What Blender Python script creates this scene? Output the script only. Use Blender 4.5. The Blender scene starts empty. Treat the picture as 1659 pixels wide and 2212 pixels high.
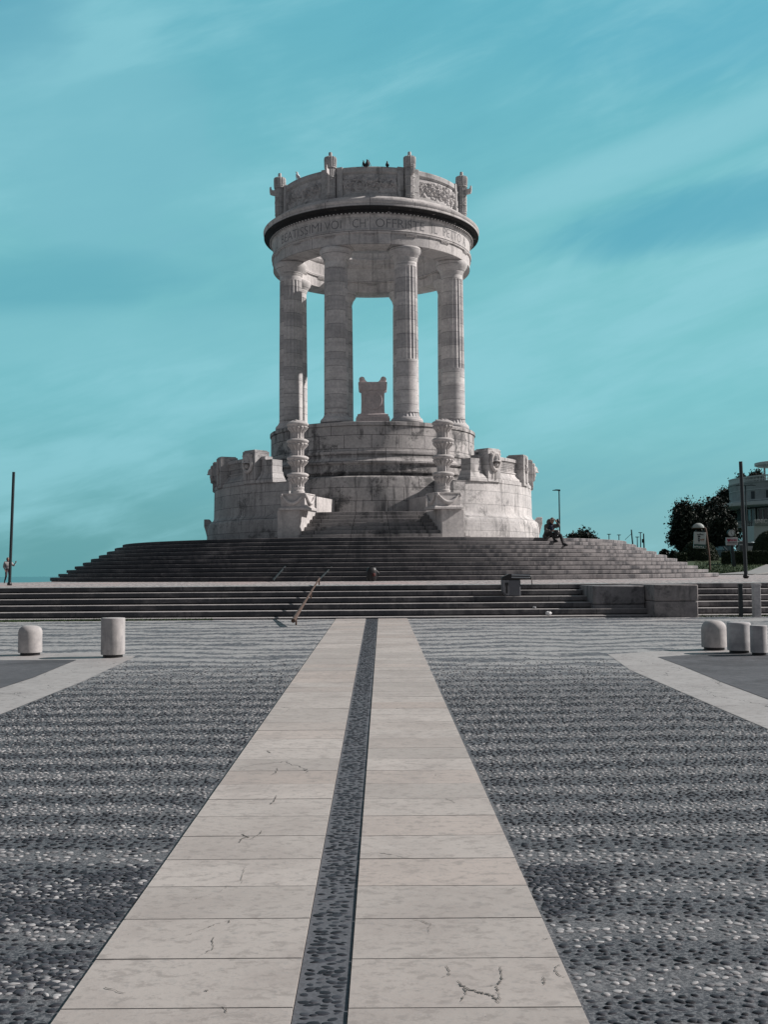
import bpy, bmesh, math, random
import numpy as np
from mathutils import Vector, Matrix
random.seed(7); rng = np.random.default_rng(7)
sc = bpy.context.scene; COL = sc.collection
R_ = math.radians
# ---------------------------------------------------------------- camera
EYE = 1.623; F = 2350.0; PITCH = math.atan(130/2350); ROLL = R_(-0.40)
cam_d = bpy.data.cameras.new('camera'); cam = bpy.data.objects.new('camera', cam_d); COL.objects.link(cam)
cam_d.sensor_fit = 'VERTICAL'; cam_d.sensor_height = 24.0; cam_d.sensor_width = 18.0
cam_d.lens = 24.0*F/2212.0; cam_d.clip_start = 0.1; cam_d.clip_end = 90000
CM = Matrix.Rotation(R_(90)+PITCH, 4, 'X') @ Matrix.Rotation(ROLL, 4, 'Z')
CM.translation = (0, 0, EYE); cam.matrix_world = CM; sc.camera = cam
# ---------------------------------------------------------------- sun, sky, exposure
SUN_EL = R_(33); SUN_AZ = R_(97)              # azimuth from the towards-camera direction, turning to the right
sdir = Vector((math.sin(SUN_AZ)*math.cos(SUN_EL), -math.cos(SUN_AZ)*math.cos(SUN_EL), math.sin(SUN_EL)))
sun_d = bpy.data.lights.new('sun', 'SUN'); sun_d.energy = 5.0; sun_d.angle = R_(0.5); sun_d.color = (1.0, .93, .885)
sun = bpy.data.objects.new('sun', sun_d); COL.objects.link(sun)
sun.rotation_euler = sdir.to_track_quat('Z', 'Y').to_euler()
sc.view_settings.view_transform = 'Standard'; sc.view_settings.look = 'None'
sc.view_settings.exposure = 0.0; sc.view_settings.gamma = 1.0
W = bpy.data.worlds.new('World'); sc.world = W; W.use_nodes = True
wn = W.node_tree; wn.nodes.clear()
def N(nt, t, **kw):
    n = nt.nodes.new(t)
    for k, v in kw.items(): setattr(n, k, v)
    return n
def setin(nt, n, key, v):
    if isinstance(v, bpy.types.NodeSocket): nt.links.new(v, n.inputs[key])
    elif v is not None: n.inputs[key].default_value = v
def Mth(nt, op, a, b=None, c=None, clamp=False):
    n = N(nt, 'ShaderNodeMath', operation=op); n.use_clamp = clamp
    setin(nt, n, 0, a); setin(nt, n, 1, b); setin(nt, n, 2, c); return n.outputs[0]
def Vm(nt, op, a, b=None):
    n = N(nt, 'ShaderNodeVectorMath', operation=op); setin(nt, n, 0, a); setin(nt, n, 1, b); return n.outputs[0]
def c4(c): return (c[0], c[1], c[2], 1.0)
def Mix(nt, f, a, b, mode='MIX'):
    n = N(nt, 'ShaderNodeMix', data_type='RGBA', blend_type=mode)
    setin(nt, n, 0, f)
    setin(nt, n, 6, a if isinstance(a, bpy.types.NodeSocket) else c4(a))
    setin(nt, n, 7, b if isinstance(b, bpy.types.NodeSocket) else c4(b)); return n.outputs[2]
def Sm(nt, v, lo, hi, a=0.0, b=1.0):
    n = N(nt, 'ShaderNodeMapRange', interpolation_type='SMOOTHSTEP')
    setin(nt, n, 0, v); setin(nt, n, 1, lo); setin(nt, n, 2, hi); setin(nt, n, 3, a); setin(nt, n, 4, b); return n.outputs[0]
def Noise(nt, vec, scale, detail=4, rough=.55, dist=0.0):
    n = N(nt, 'ShaderNodeTexNoise'); setin(nt, n, 'Vector', vec); setin(nt, n, 'Scale', scale)
    setin(nt, n, 'Detail', detail); setin(nt, n, 'Roughness', rough); setin(nt, n, 'Distortion', dist); return n.outputs[0]
def Sep(nt, v):
    n = N(nt, 'ShaderNodeSeparateXYZ'); setin(nt, n, 0, v); return n.outputs
def Comb(nt, x, y, z):
    n = N(nt, 'ShaderNodeCombineXYZ'); setin(nt, n, 0, x); setin(nt, n, 1, y); setin(nt, n, 2, z); return n.outputs[0]

tc = N(wn, 'ShaderNodeTexCoord'); d = Vm(wn, 'NORMALIZE', tc.outputs['Generated']); dx, dy, dz = Sep(wn, d)
sky = N(wn, 'ShaderNodeTexSky', sky_type='NISHITA'); sky.sun_disc = False
sky.sun_elevation = SUN_EL; sky.sun_rotation = math.atan2(sdir.x, sdir.y); sky.altitude = 60
# the teal open sky in front: paler and greyer to the right, deeper above and at lower left
el = Sm(wn, dz, 0.0, .50)
hor = Mix(wn, Sm(wn, dx, -.30, .25), (.125, .360, .390), (.215, .475, .515))
top = Mix(wn, Sm(wn, dx, -.35, .35), (.155, .475, .570), (.120, .450, .565))
midc = Mix(wn, Sm(wn, dx, -.3, .3), (.190, .520, .580), (.210, .560, .610))
g1 = Mix(wn, Sm(wn, dz, .0, .17), hor, midc); g2 = Mix(wn, Sm(wn, dz, .25, .50), g1, top)
# long wisps rising to the right
wu = Mth(wn, 'ADD', Mth(wn, 'MULTIPLY', dx, 1.6), Mth(wn, 'MULTIPLY', dz, .5)); wv = Mth(wn, 'SUBTRACT', Mth(wn, 'MULTIPLY', dz, 5.2), Mth(wn, 'MULTIPLY', dx, 1.5))
cl1 = Noise(wn, Comb(wn, wu, wv, 3.1), 1.55, 5, .5, .5)
cl2 = Noise(wn, Comb(wn, wu, wv, 9.7), 4.2, 6, .55, .8)
cl3 = Noise(wn, Comb(wn, Mth(wn,'MULTIPLY',wu,1.4), Mth(wn,'MULTIPLY',wv,2.2), 5.5), 5.0, 7, .62, .5)
clm = Mth(wn, 'ADD', Mth(wn, 'MULTIPLY', cl1, .58), Mth(wn, 'ADD', Mth(wn, 'MULTIPLY', cl2, .24), Mth(wn, 'MULTIPLY', cl3, .18)))
g3 = Mix(wn, Mth(wn, 'MULTIPLY', Sm(wn, clm, .45, .63), .62), g2, (.295, .640, .720))
g4 = Mix(wn, Mth(wn, 'MULTIPLY', Sm(wn, clm, .49, .33), .22), g3, (.075, .340, .450))
def patch(u, v, su_, sv_, tilt):
    a = (u-829.5)/F; e = math.sin(PITCH+math.atan((1106-v)/F)); ct, st_ = math.cos(tilt), math.sin(tilt)
    p_ = Mth(wn,'SUBTRACT',dx,a); q_ = Mth(wn,'SUBTRACT',dz,e)
    m_ = Mth(wn,'ADD',Mth(wn,'MULTIPLY',p_,ct),Mth(wn,'MULTIPLY',q_,st_)); k_ = Mth(wn,'SUBTRACT',Mth(wn,'MULTIPLY',q_,ct),Mth(wn,'MULTIPLY',p_,st_))
    r2 = Mth(wn,'ADD',Mth(wn,'POWER',Mth(wn,'ABSOLUTE',Mth(wn,'DIVIDE',m_,su_)),2.0),Mth(wn,'POWER',Mth(wn,'ABSOLUTE',Mth(wn,'DIVIDE',k_,sv_)),2.0))
    return Sm(wn, Mth(wn,'ADD',r2,Mth(wn,'MULTIPLY',Mth(wn,'SUBTRACT',cl2,.5),1.8)), 1.3, 0.0)
for (u, v, a_, b_, t_, col_, am) in ((1560,490,.17,.030,.12,(.095,.395,.520),.75),(1420,345,.20,.022,.28,(.300,.640,.720),.55),(1540,90,.16,.05,.1,(.120,.440,.580),.5),(60,60,.09,.06,-.2,(.085,.340,.470),.8),(250,330,.14,.10,-.5,(.215,.530,.620),.6),(150,640,.14,.03,.1,(.125,.420,.510),.6),(300,740,.2,.03,.05,(.230,.560,.630),.5)):
    g4 = Mix(wn, Mth(wn,'MULTIPLY',patch(u,v,a_,b_,t_),am), g4, col_)
# to the sides, overhead and behind: added neutral sky, untinting the teal shade
back = Mth(wn, 'MAXIMUM', Sm(wn, dy, .80, .35), Sm(wn, dz, .52, .75))
g5 = Mix(wn, back, g4, (.150, .163, .180))
bg1 = N(wn, 'ShaderNodeBackground'); setin(wn, bg1, 0, g5); setin(wn, bg1, 1, .95)
bg2 = N(wn, 'ShaderNodeBackground'); setin(wn, bg2, 0, sky.outputs[0]); setin(wn, bg2, 1, .004)
add = N(wn, 'ShaderNodeAddShader'); wn.links.new(bg1.outputs[0], add.inputs[0]); wn.links.new(bg2.outputs[0], add.inputs[1])
wo = N(wn, 'ShaderNodeOutputWorld'); wn.links.new(add.outputs[0], wo.inputs[0])

# ---------------------------------------------------------------- mesh helpers
class MB:
    def __init__(s): s.v = []; s.f = []; s.m = []
    def add(s, vs, fs, M=None, mi=0):
        b = len(s.v)
        if M is not None: vs = [tuple(M @ Vector(v)) for v in vs]
        s.v.extend([tuple(v) for v in vs]); s.f.extend([tuple(i+b for i in f) for f in fs]); s.m.extend([mi]*len(fs)); return s
    def box(s, x0, x1, y0, y1, z0, z1, M=None, mi=0):
        vs = [(x0,y0,z0),(x1,y0,z0),(x1,y1,z0),(x0,y1,z0),(x0,y0,z1),(x1,y0,z1),(x1,y1,z1),(x0,y1,z1)]
        return s.add(vs, [(0,3,2,1),(4,5,6,7),(0,1,5,4),(1,2,6,5),(2,3,7,6),(3,0,4,7)], M, mi)
    def lathe(s, prof, seg=96, a0=None, a1=None, closed=False, M=None, mi=0, cx=0, cy=0, mod=None):
        full = a0 is None
        n = seg if full else seg+1
        if full: a0, a1 = 0, 2*math.pi
        vs = []
        for i in range(n):
            a = a0+(a1-a0)*i/seg; sa, ca = math.sin(a), math.cos(a)
            for (r, z) in prof:
                rr = r if mod is None else mod(a, r, z)
                vs.append((cx+rr*sa, cy-rr*ca, z))
        m = len(prof); fs = []; rng_ = range(m if closed else m-1)
        for i in range(seg):
            j = (i+1) % n
            for k in rng_:
                l = (k+1) % m
                fs.append((i*m+k, j*m+k, j*m+l, i*m+l))
        if not full and closed:
            fs.append(tuple(range(m))); fs.append(tuple((n-1)*m+k for k in reversed(range(m))))
        return s.add(vs, fs, M, mi)
    def sector(s, r0, r1, a0, a1, z0, z1, seg=12, M=None, mi=0):
        return s.lathe([(r0,z0),(r1,z0),(r1,z1),(r0,z1)], seg, a0, a1, True, M, mi)
    def tube(s, pts, rad, seg=8, M=None, mi=0, cap=True):
        pts = [Vector(p) for p in pts]; n = len(pts)
        if not hasattr(rad, '__len__'): rad = [rad]*n
        vs = []; up0 = None
        for i in range(n):
            t = (pts[min(i+1,n-1)]-pts[max(i-1,0)]).normalized()
            if up0 is None:
                up0 = Vector((0,0,1)) if abs(t.z) < .9 else Vector((1,0,0))
            x = t.cross(up0).normalized(); y = x.cross(t).normalized(); up0 = y
            for k in range(seg):
                a = 2*math.pi*k/seg; vs.append(tuple(pts[i]+(x*math.cos(a)+y*math.sin(a))*rad[i]))
        fs = [(i*seg+k, i*seg+(k+1)%seg, (i+1)*seg+(k+1)%seg, (i+1)*seg+k) for i in range(n-1) for k in range(seg)]
        if cap: fs += [tuple(reversed(range(seg))), tuple((n-1)*seg+k for k in range(seg))]
        return s.add(vs, fs, M, mi)
    def prism(s, poly, y0, y1, M=None, mi=0):            # poly in (x,z), extruded along y
        n = len(poly); vs = [(p[0], y0, p[1]) for p in poly]+[(p[0], y1, p[1]) for p in poly]
        fs = [tuple(range(n)), tuple(reversed(range(n, 2*n)))]+[(i, i+n, (i+1)%n+n, (i+1)%n) for i in range(n)]
        return s.add(vs, fs, M, mi)
    def ell(s, c, r, su=12, sv=8, M=None, mi=0, fn=None):
        vs = []
        for j in range(1, sv):
            th = math.pi*j/sv
            for i in range(su):
                a = 2*math.pi*i/su
                p = (math.sin(th)*math.cos(a), math.sin(th)*math.sin(a), math.cos(th))
                k = 1 if fn is None else fn(p)
                vs.append((c[0]+r[0]*p[0]*k, c[1]+r[1]*p[1]*k, c[2]+r[2]*p[2]*k))
        vs += [(c[0],c[1],c[2]+r[2]), (c[0],c[1],c[2]-r[2])]; T = len(vs)-2
        fs = [(j*su+i, (j+1)*su+i, (j+1)*su+(i+1)%su, j*su+(i+1)%su) for j in range(sv-2) for i in range(su)]
        fs += [(T, i, (i+1)%su) for i in range(su)]+[(T+1, (sv-2)*su+(i+1)%su, (sv-2)*su+i) for i in range(su)]
        return s.add(vs, fs, M, mi)
    def grid(s, P, M=None, mi=0):                         # P[i][j] -> points
        n, m = len(P), len(P[0]); vs = [P[i][j] for i in range(n) for j in range(m)]
        return s.add(vs, [(i*m+j, (i+1)*m+j, (i+1)*m+j+1, i*m+j+1) for i in range(n-1) for j in range(m-1)], M, mi)
    def build(s, name, mats, parent=None, loc=None, smooth=35, fix=True, bevel=0):
        me = bpy.data.meshes.new(name); me.from_pydata(s.v, [], s.f)
        if not isinstance(mats, (list, tuple)): mats = [mats]
        for m in mats: me.materials.append(m)
        if any(s.m): me.polygons.foreach_set('material_index', s.m)
        if fix:
            bm = bmesh.new(); bm.from_mesh(me); bmesh.ops.recalc_face_normals(bm, faces=bm.faces); bm.to_mesh(me); bm.free()
        if smooth:
            me.polygons.foreach_set('use_smooth', [True]*len(me.polygons)); me.set_sharp_from_angle(angle=R_(smooth))
        me.update()
        o = bpy.data.objects.new(name, me); COL.objects.link(o)
        if parent is not None: o.parent = parent
        if loc is not None: o.location = loc
        if bevel:
            b = o.modifiers.new('bevel', 'BEVEL'); b.width = bevel; b.segments = 2; b.limit_method = 'ANGLE'; b.angle_limit = R_(40)
        return o
def tag(o, label=None, cat=None, group=None, kind=None):
    if label: o['label'] = label
    if cat: o['category'] = cat
    if group: o['group'] = group
    if kind: o['kind'] = kind
    return o
def empty(name, loc, rz=0, label=None, cat=None, group=None):
    o = bpy.data.objects.new(name, None); COL.objects.link(o); o.location = loc; o.rotation_euler = (0,0,rz)
    o.empty_display_size = .2
    return tag(o, label, cat, group)
def copy_tree(o, parent=None):
    c = o.copy(); COL.objects.link(c); c.parent = parent
    for ch in list(o.children): copy_tree(ch, c)
    return c
def ray(xu, yu):
    v = Vector(((xu-829.5)/F, -(yu-1106)/F, -1.0)); return (CM.to_3x3() @ v)
def G(xu, yu, s=.014, z0=0.0):                            # the ground point seen at that place of the photo
    r = ray(xu, yu); t = (z0-EYE)/(r.z-s*r.y); return Vector((r.x*t, r.y*t, EYE+r.z*t))
def at(xu, yu, y):
    r = ray(xu, yu); t = y/r.y; return Vector((r.x*t, y, EYE+r.z*t))
def gz(y): return .014*y

# ---------------------------------------------------------------- materials
def mat(name):
    m = bpy.data.materials.new(name); m.use_nodes = True; nt = m.node_tree; nt.nodes.clear()
    b = N(nt, 'ShaderNodeBsdfPrincipled'); o = N(nt, 'ShaderNodeOutputMaterial'); nt.links.new(b.outputs[0], o.inputs[0])
    return m, nt, b
def bump(nt, b, h, strength=.3, dist=.02):
    n = N(nt, 'ShaderNodeBump'); setin(nt, n, 'Height', h); n.inputs['Strength'].default_value = strength; n.inputs['Distance'].default_value = dist
    nt.links.new(n.outputs[0], b.inputs['Normal'])
def plain(name, col, rough=.6, metal=0, var=.15, scale=6, dirt=.0, spec=.5):
    m, nt, b = mat(name); g = N(nt, 'ShaderNodeNewGeometry'); n = Noise(nt, g.outputs['Position'], scale, 5, .6)
    c = Mix(nt, n, [x*(1-var) for x in col], [min(1,x*(1+var)) for x in col])
    if dirt: c = Mix(nt, Mth(nt, 'MULTIPLY', Sm(nt, Noise(nt, g.outputs['Position'], scale*.4, 6, .65), .5, .7), dirt), c, (.03,.03,.03))
    setin(nt, b, 'Base Color', c); setin(nt, b, 'Roughness', rough); setin(nt, b, 'Metallic', metal)
    b.inputs['Specular IOR Level'].default_value = spec
    bump(nt, b, n, .15, .01); return m
def stone(name, base=(.36,.345,.34), dark=(.045,.047,.05), center=(0,0,0), R=None, brick=None, streak=.6, stain=.5,
          band=0, crust=None, crust_shade_r=0.0, rough=.82, bmp=.35, off=0.0, thr=0.0, rough_brick=.16, joint=.012, drums=False, grime_shade=False):
    m, nt, b = mat(name); g = N(nt, 'ShaderNodeNewGeometry')
    p = Vm(nt, 'SUBTRACT', g.outputs['Position'], center); x, y, z = Sep(nt, p)
    n1 = Noise(nt, p, 1.3, 6, .6); n2 = Noise(nt, p, 9, 5, .65)
    c = Mix(nt, Sm(nt, n1, .3, .7), [v*.88 for v in base], [v*1.10 for v in base])
    c = Mix(nt, Sm(nt, n2, .3, .75), c, Mix(nt, 1.0, c, (.74,.74,.76), 'MULTIPLY'))
    h = Mth(nt, 'MULTIPLY', n2, .5)
    if band:
        bn = Noise(nt, Comb(nt, Mth(nt,'MULTIPLY',x,.25), Mth(nt,'MULTIPLY',y,.25), Mth(nt,'MULTIPLY',z,2.6)), 1.0, 6, .62, .6)
        c = Mix(nt, Mth(nt,'MULTIPLY',Sm(nt, bn, .47, .62), band), c, Mix(nt, 1.0, c, (.60,.60,.63), 'MULTIPLY'))
        bn2 = Noise(nt, Comb(nt, Mth(nt,'MULTIPLY',x,.2), Mth(nt,'MULTIPLY',y,.2), Mth(nt,'MULTIPLY',z,7.0)), 1.0, 4, .6, .8)
        c = Mix(nt, Mth(nt,'MULTIPLY',Sm(nt, bn2, .5, .6), band*.5), c, Mix(nt, 1.0, c, (.72,.70,.71), 'MULTIPLY'))
    if drums:
        # separate marble drums of uneven tone with hairline joints
        zz = Mth(nt, 'ADD', Mth(nt,'MULTIPLY',z,1.55), off)
        zz = Mth(nt, 'ADD', zz, Mth(nt, 'MULTIPLY', Mth(nt, 'ADD', Mth(nt,'ROUND',Mth(nt,'MULTIPLY',x,.6)), Mth(nt,'ROUND',Mth(nt,'MULTIPLY',y,.6))), .37))
        fl = Mth(nt, 'FLOOR', zz); fr = Mth(nt, 'FRACT', zz)
        wn_ = N(nt, 'ShaderNodeTexWhiteNoise', noise_dimensions='1D'); setin(nt, wn_, 'W', fl)
        c = Mix(nt, Sm(nt, wn_.outputs[0], .45, .95, 0, .55), c, Mix(nt, 1.0, c, (.60,.61,.64), 'MULTIPLY'))
        jn = Sm(nt, Mth(nt, 'ABSOLUTE', Mth(nt,'SUBTRACT',fr,.5)), .478, .492)
        c = Mix(nt, Mth(nt,'MULTIPLY',jn,.7), c, dark)
    if brick:
        if R: u = Mth(nt, 'MULTIPLY', Mth(nt, 'ARCTAN2', x, Mth(nt,'MULTIPLY',y,-1.0)), R)
        else: u = Mth(nt, 'ADD', x, y)
        bt = N(nt, 'ShaderNodeTexBrick'); bt.offset = .5; bt.squash = 1.0
        setin(nt, bt, 'Vector', Comb(nt, Mth(nt,'ADD',u,off), Mth(nt,'SUBTRACT',z,brick[2] if len(brick)>2 else 0.0), 0.0)); setin(nt, bt, 'Scale', 1.0)
        setin(nt, bt, 'Brick Width', brick[0]); setin(nt, bt, 'Row Height', brick[1]); setin(nt, bt, 'Mortar Size', joint); setin(nt, bt, 'Mortar Smooth', .1)
        setin(nt, bt, 'Color1', (1-rough_brick,)*3+(1,)); setin(nt, bt, 'Color2', (1.08,1.07,1.06,1)); setin(nt, bt, 'Mortar', (.22,.22,.23,1)); setin(nt, bt, 'Bias', 0.0)
        c = Mix(nt, 1.0, c, bt.outputs[0], 'MULTIPLY'); h = Mth(nt, 'SUBTRACT', h, Mth(nt,'MULTIPLY',bt.outputs[1],1.2))
    if streak:
        xs_, ys_ = x, y
        if R:
            rr_ = Mth(nt, 'DIVIDE', float(R), Mth(nt,'MAXIMUM',Mth(nt, 'SQRT', Mth(nt,'ADD',Mth(nt,'MULTIPLY',x,x),Mth(nt,'MULTIPLY',y,y))),.1)); xs_ = Mth(nt,'MULTIPLY',x,rr_); ys_ = Mth(nt,'MULTIPLY',y,rr_)
        sn = Noise(nt, Comb(nt, Mth(nt,'MULTIPLY',xs_,2.4), Mth(nt,'MULTIPLY',ys_,2.4), Mth(nt,'MULTIPLY',z,.35)), 1.5, 6, .62, .2)
        ms = Noise(nt, p, .55, 3, .5)
        f = Mth(nt, 'MULTIPLY', Sm(nt, sn, .50-thr, .68-thr), Sm(nt, ms, .40-thr, .60-thr))
        c = Mix(nt, Mth(nt,'MULTIPLY',f,streak), c, dark)
    if stain:
        bn = Noise(nt, p, .9, 9, .70, .4); bn2 = Noise(nt, p, 14, 4, .6)
        f = Sm(nt, Mth(nt,'ADD',bn,Mth(nt,'MULTIPLY',Mth(nt,'SUBTRACT',bn2,.5),.18)), .55-thr, .66-thr)
        c = Mix(nt, Mth(nt,'MULTIPLY',f,stain), c, dark)
    if crust:  # dark rings: soot crust on the cornice, painted shade under the drum's lip
        rad = Mth(nt, 'SQRT', Mth(nt,'ADD',Mth(nt,'MULTIPLY',x,x),Mth(nt,'MULTIPLY',y,y))); outer = Sm(nt, rad, crust_shade_r-.02, crust_shade_r+.02)
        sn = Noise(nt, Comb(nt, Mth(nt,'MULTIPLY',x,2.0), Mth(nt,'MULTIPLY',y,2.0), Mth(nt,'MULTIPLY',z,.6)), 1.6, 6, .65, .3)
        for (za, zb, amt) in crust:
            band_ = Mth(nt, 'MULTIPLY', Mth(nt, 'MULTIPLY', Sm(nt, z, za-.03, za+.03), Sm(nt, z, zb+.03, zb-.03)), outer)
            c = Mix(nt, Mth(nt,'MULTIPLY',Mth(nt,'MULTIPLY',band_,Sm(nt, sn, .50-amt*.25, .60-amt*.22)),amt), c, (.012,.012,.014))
    if grime_shade:  # dirt plus painted shade: paler treads, risers darkened more towards the left
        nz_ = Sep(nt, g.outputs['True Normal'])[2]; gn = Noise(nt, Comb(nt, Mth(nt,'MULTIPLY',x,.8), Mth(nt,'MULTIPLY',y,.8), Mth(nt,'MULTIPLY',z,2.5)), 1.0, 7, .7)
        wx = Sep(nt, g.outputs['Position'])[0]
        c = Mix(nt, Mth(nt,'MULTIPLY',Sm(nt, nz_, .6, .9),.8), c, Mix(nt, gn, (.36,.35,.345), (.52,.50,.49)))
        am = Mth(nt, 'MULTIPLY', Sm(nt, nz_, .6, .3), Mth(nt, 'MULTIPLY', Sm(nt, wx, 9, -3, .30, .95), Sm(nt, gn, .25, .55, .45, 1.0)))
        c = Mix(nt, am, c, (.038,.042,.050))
    setin(nt, b, 'Base Color', c); setin(nt, b, 'Roughness', rough); b.inputs['Specular IOR Level'].default_value = .3
    bump(nt, b, h, bmp, .03); return m
CX, CY = -.53, 53.1
CC = (CX, CY, EYE)
M_podium = stone('podium_stone', center=CC, base=(.54,.52,.51), R=5, brick=(1.25,.60,.12), streak=.72, stain=.72, thr=.03, crust=[(4.22,4.46,.6),(4.46,4.9,.30),(5.1,5.3,.45)], joint=.012)  # first ring paints shade into the recess under the drum's lip
M_podlow = M_podium
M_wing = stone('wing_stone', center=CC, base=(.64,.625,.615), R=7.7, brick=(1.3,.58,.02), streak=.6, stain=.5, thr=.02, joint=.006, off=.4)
M_wingd = stone('shaded_stained_wing_stone', center=CC, base=(.47,.465,.465), R=7.7, brick=(1.3,.58,.02), streak=.35, stain=.6, thr=.03, joint=.008, off=.4)  # left wing: its shade put into a darker base, plus staining
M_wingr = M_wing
M_ent = stone('entablature_stone', center=CC, base=(.62,.60,.59), crust_shade_r=4.84, R=4.85, brick=(1.9,3.0,.35), streak=.4, stain=.35, crust=[(16.13,16.40,.97),(14.70,14.79,.9)], joint=.010)
M_par = stone('parapet_stone', center=CC, R=4.6, base=(.54,.53,.52), streak=.55, stain=.45, band=.2)
M_relief = stone('relief_stone', center=CC, base=(.64,.62,.61), streak=.45, stain=.5, bmp=.5)
M_colm = stone('column_marble', center=CC, base=(.70,.68,.665), streak=.10, stain=.10, band=.38, drums=True, bmp=.15, rough=.7)
M_plain = stone('carved_stone', center=CC, base=(.60,.575,.56), streak=.3, stain=.18)
M_altar = stone('altar_stone', center=CC, base=(.70,.62,.61), streak=.2, stain=.15)
M_step = stone('step_stone', center=(0,0,0), base=(.36,.34,.34), dark=(.04,.042,.05), brick=(1.55,4,-1.0), streak=.75, stain=.72, thr=.06, joint=.01, rough_brick=.3, grime_shade=True)
M_cstep = stone('circular_step_stone', center=(CX,CY,0), R=14, base=(.36,.34,.34), dark=(.04,.042,.05), brick=(1.7,9,-4), streak=.75, stain=.72, thr=.05, joint=.01, rough_brick=.3, grime_shade=True)
M_flight = stone('flight_step_stone', center=(CX,CY,0), R=9, base=(.40,.385,.38), brick=(1.3,9,-4), streak=.6, stain=.6, thr=.03, rough_brick=.3)
M_letter = plain('cut_letter_shadow', (.21,.213,.22), .9)
M_block = stone('block_stone', center=(0,0,0), base=(.30,.28,.275), streak=.7, stain=.6, thr=.03)
M_block2 = stone('dark_block_stone', center=(0,0,0), base=(.26,.25,.255), streak=.8, stain=.7, thr=.05)
M_boll = stone('bollard_marble', center=(0,0,0), base=(.50,.48,.47), streak=.5, stain=.25, bmp=.2)
M_boll2 = stone('pale_bollard_stone', center=(0,0,0), base=(.56,.55,.55), streak=.2, stain=.1, band=.4, bmp=.2)
M_dark = plain('dark_painted_steel', (.025,.035,.04), .45, .3)
M_rust = plain('rusty_brown_metal', (.105,.065,.05), .6, .3)
M_alu = plain('brushed_aluminium', (.42,.43,.45), .38, .85, .1)
M_alud = plain('shaded_grey_shell', (.12,.125,.14), .5, .2)
M_black = plain('black_plastic', (.012,.012,.014), .45)
M_white = plain('white_paint', (.70,.70,.70), .6)

def yof_(v): return G(1500, v).y
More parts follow.
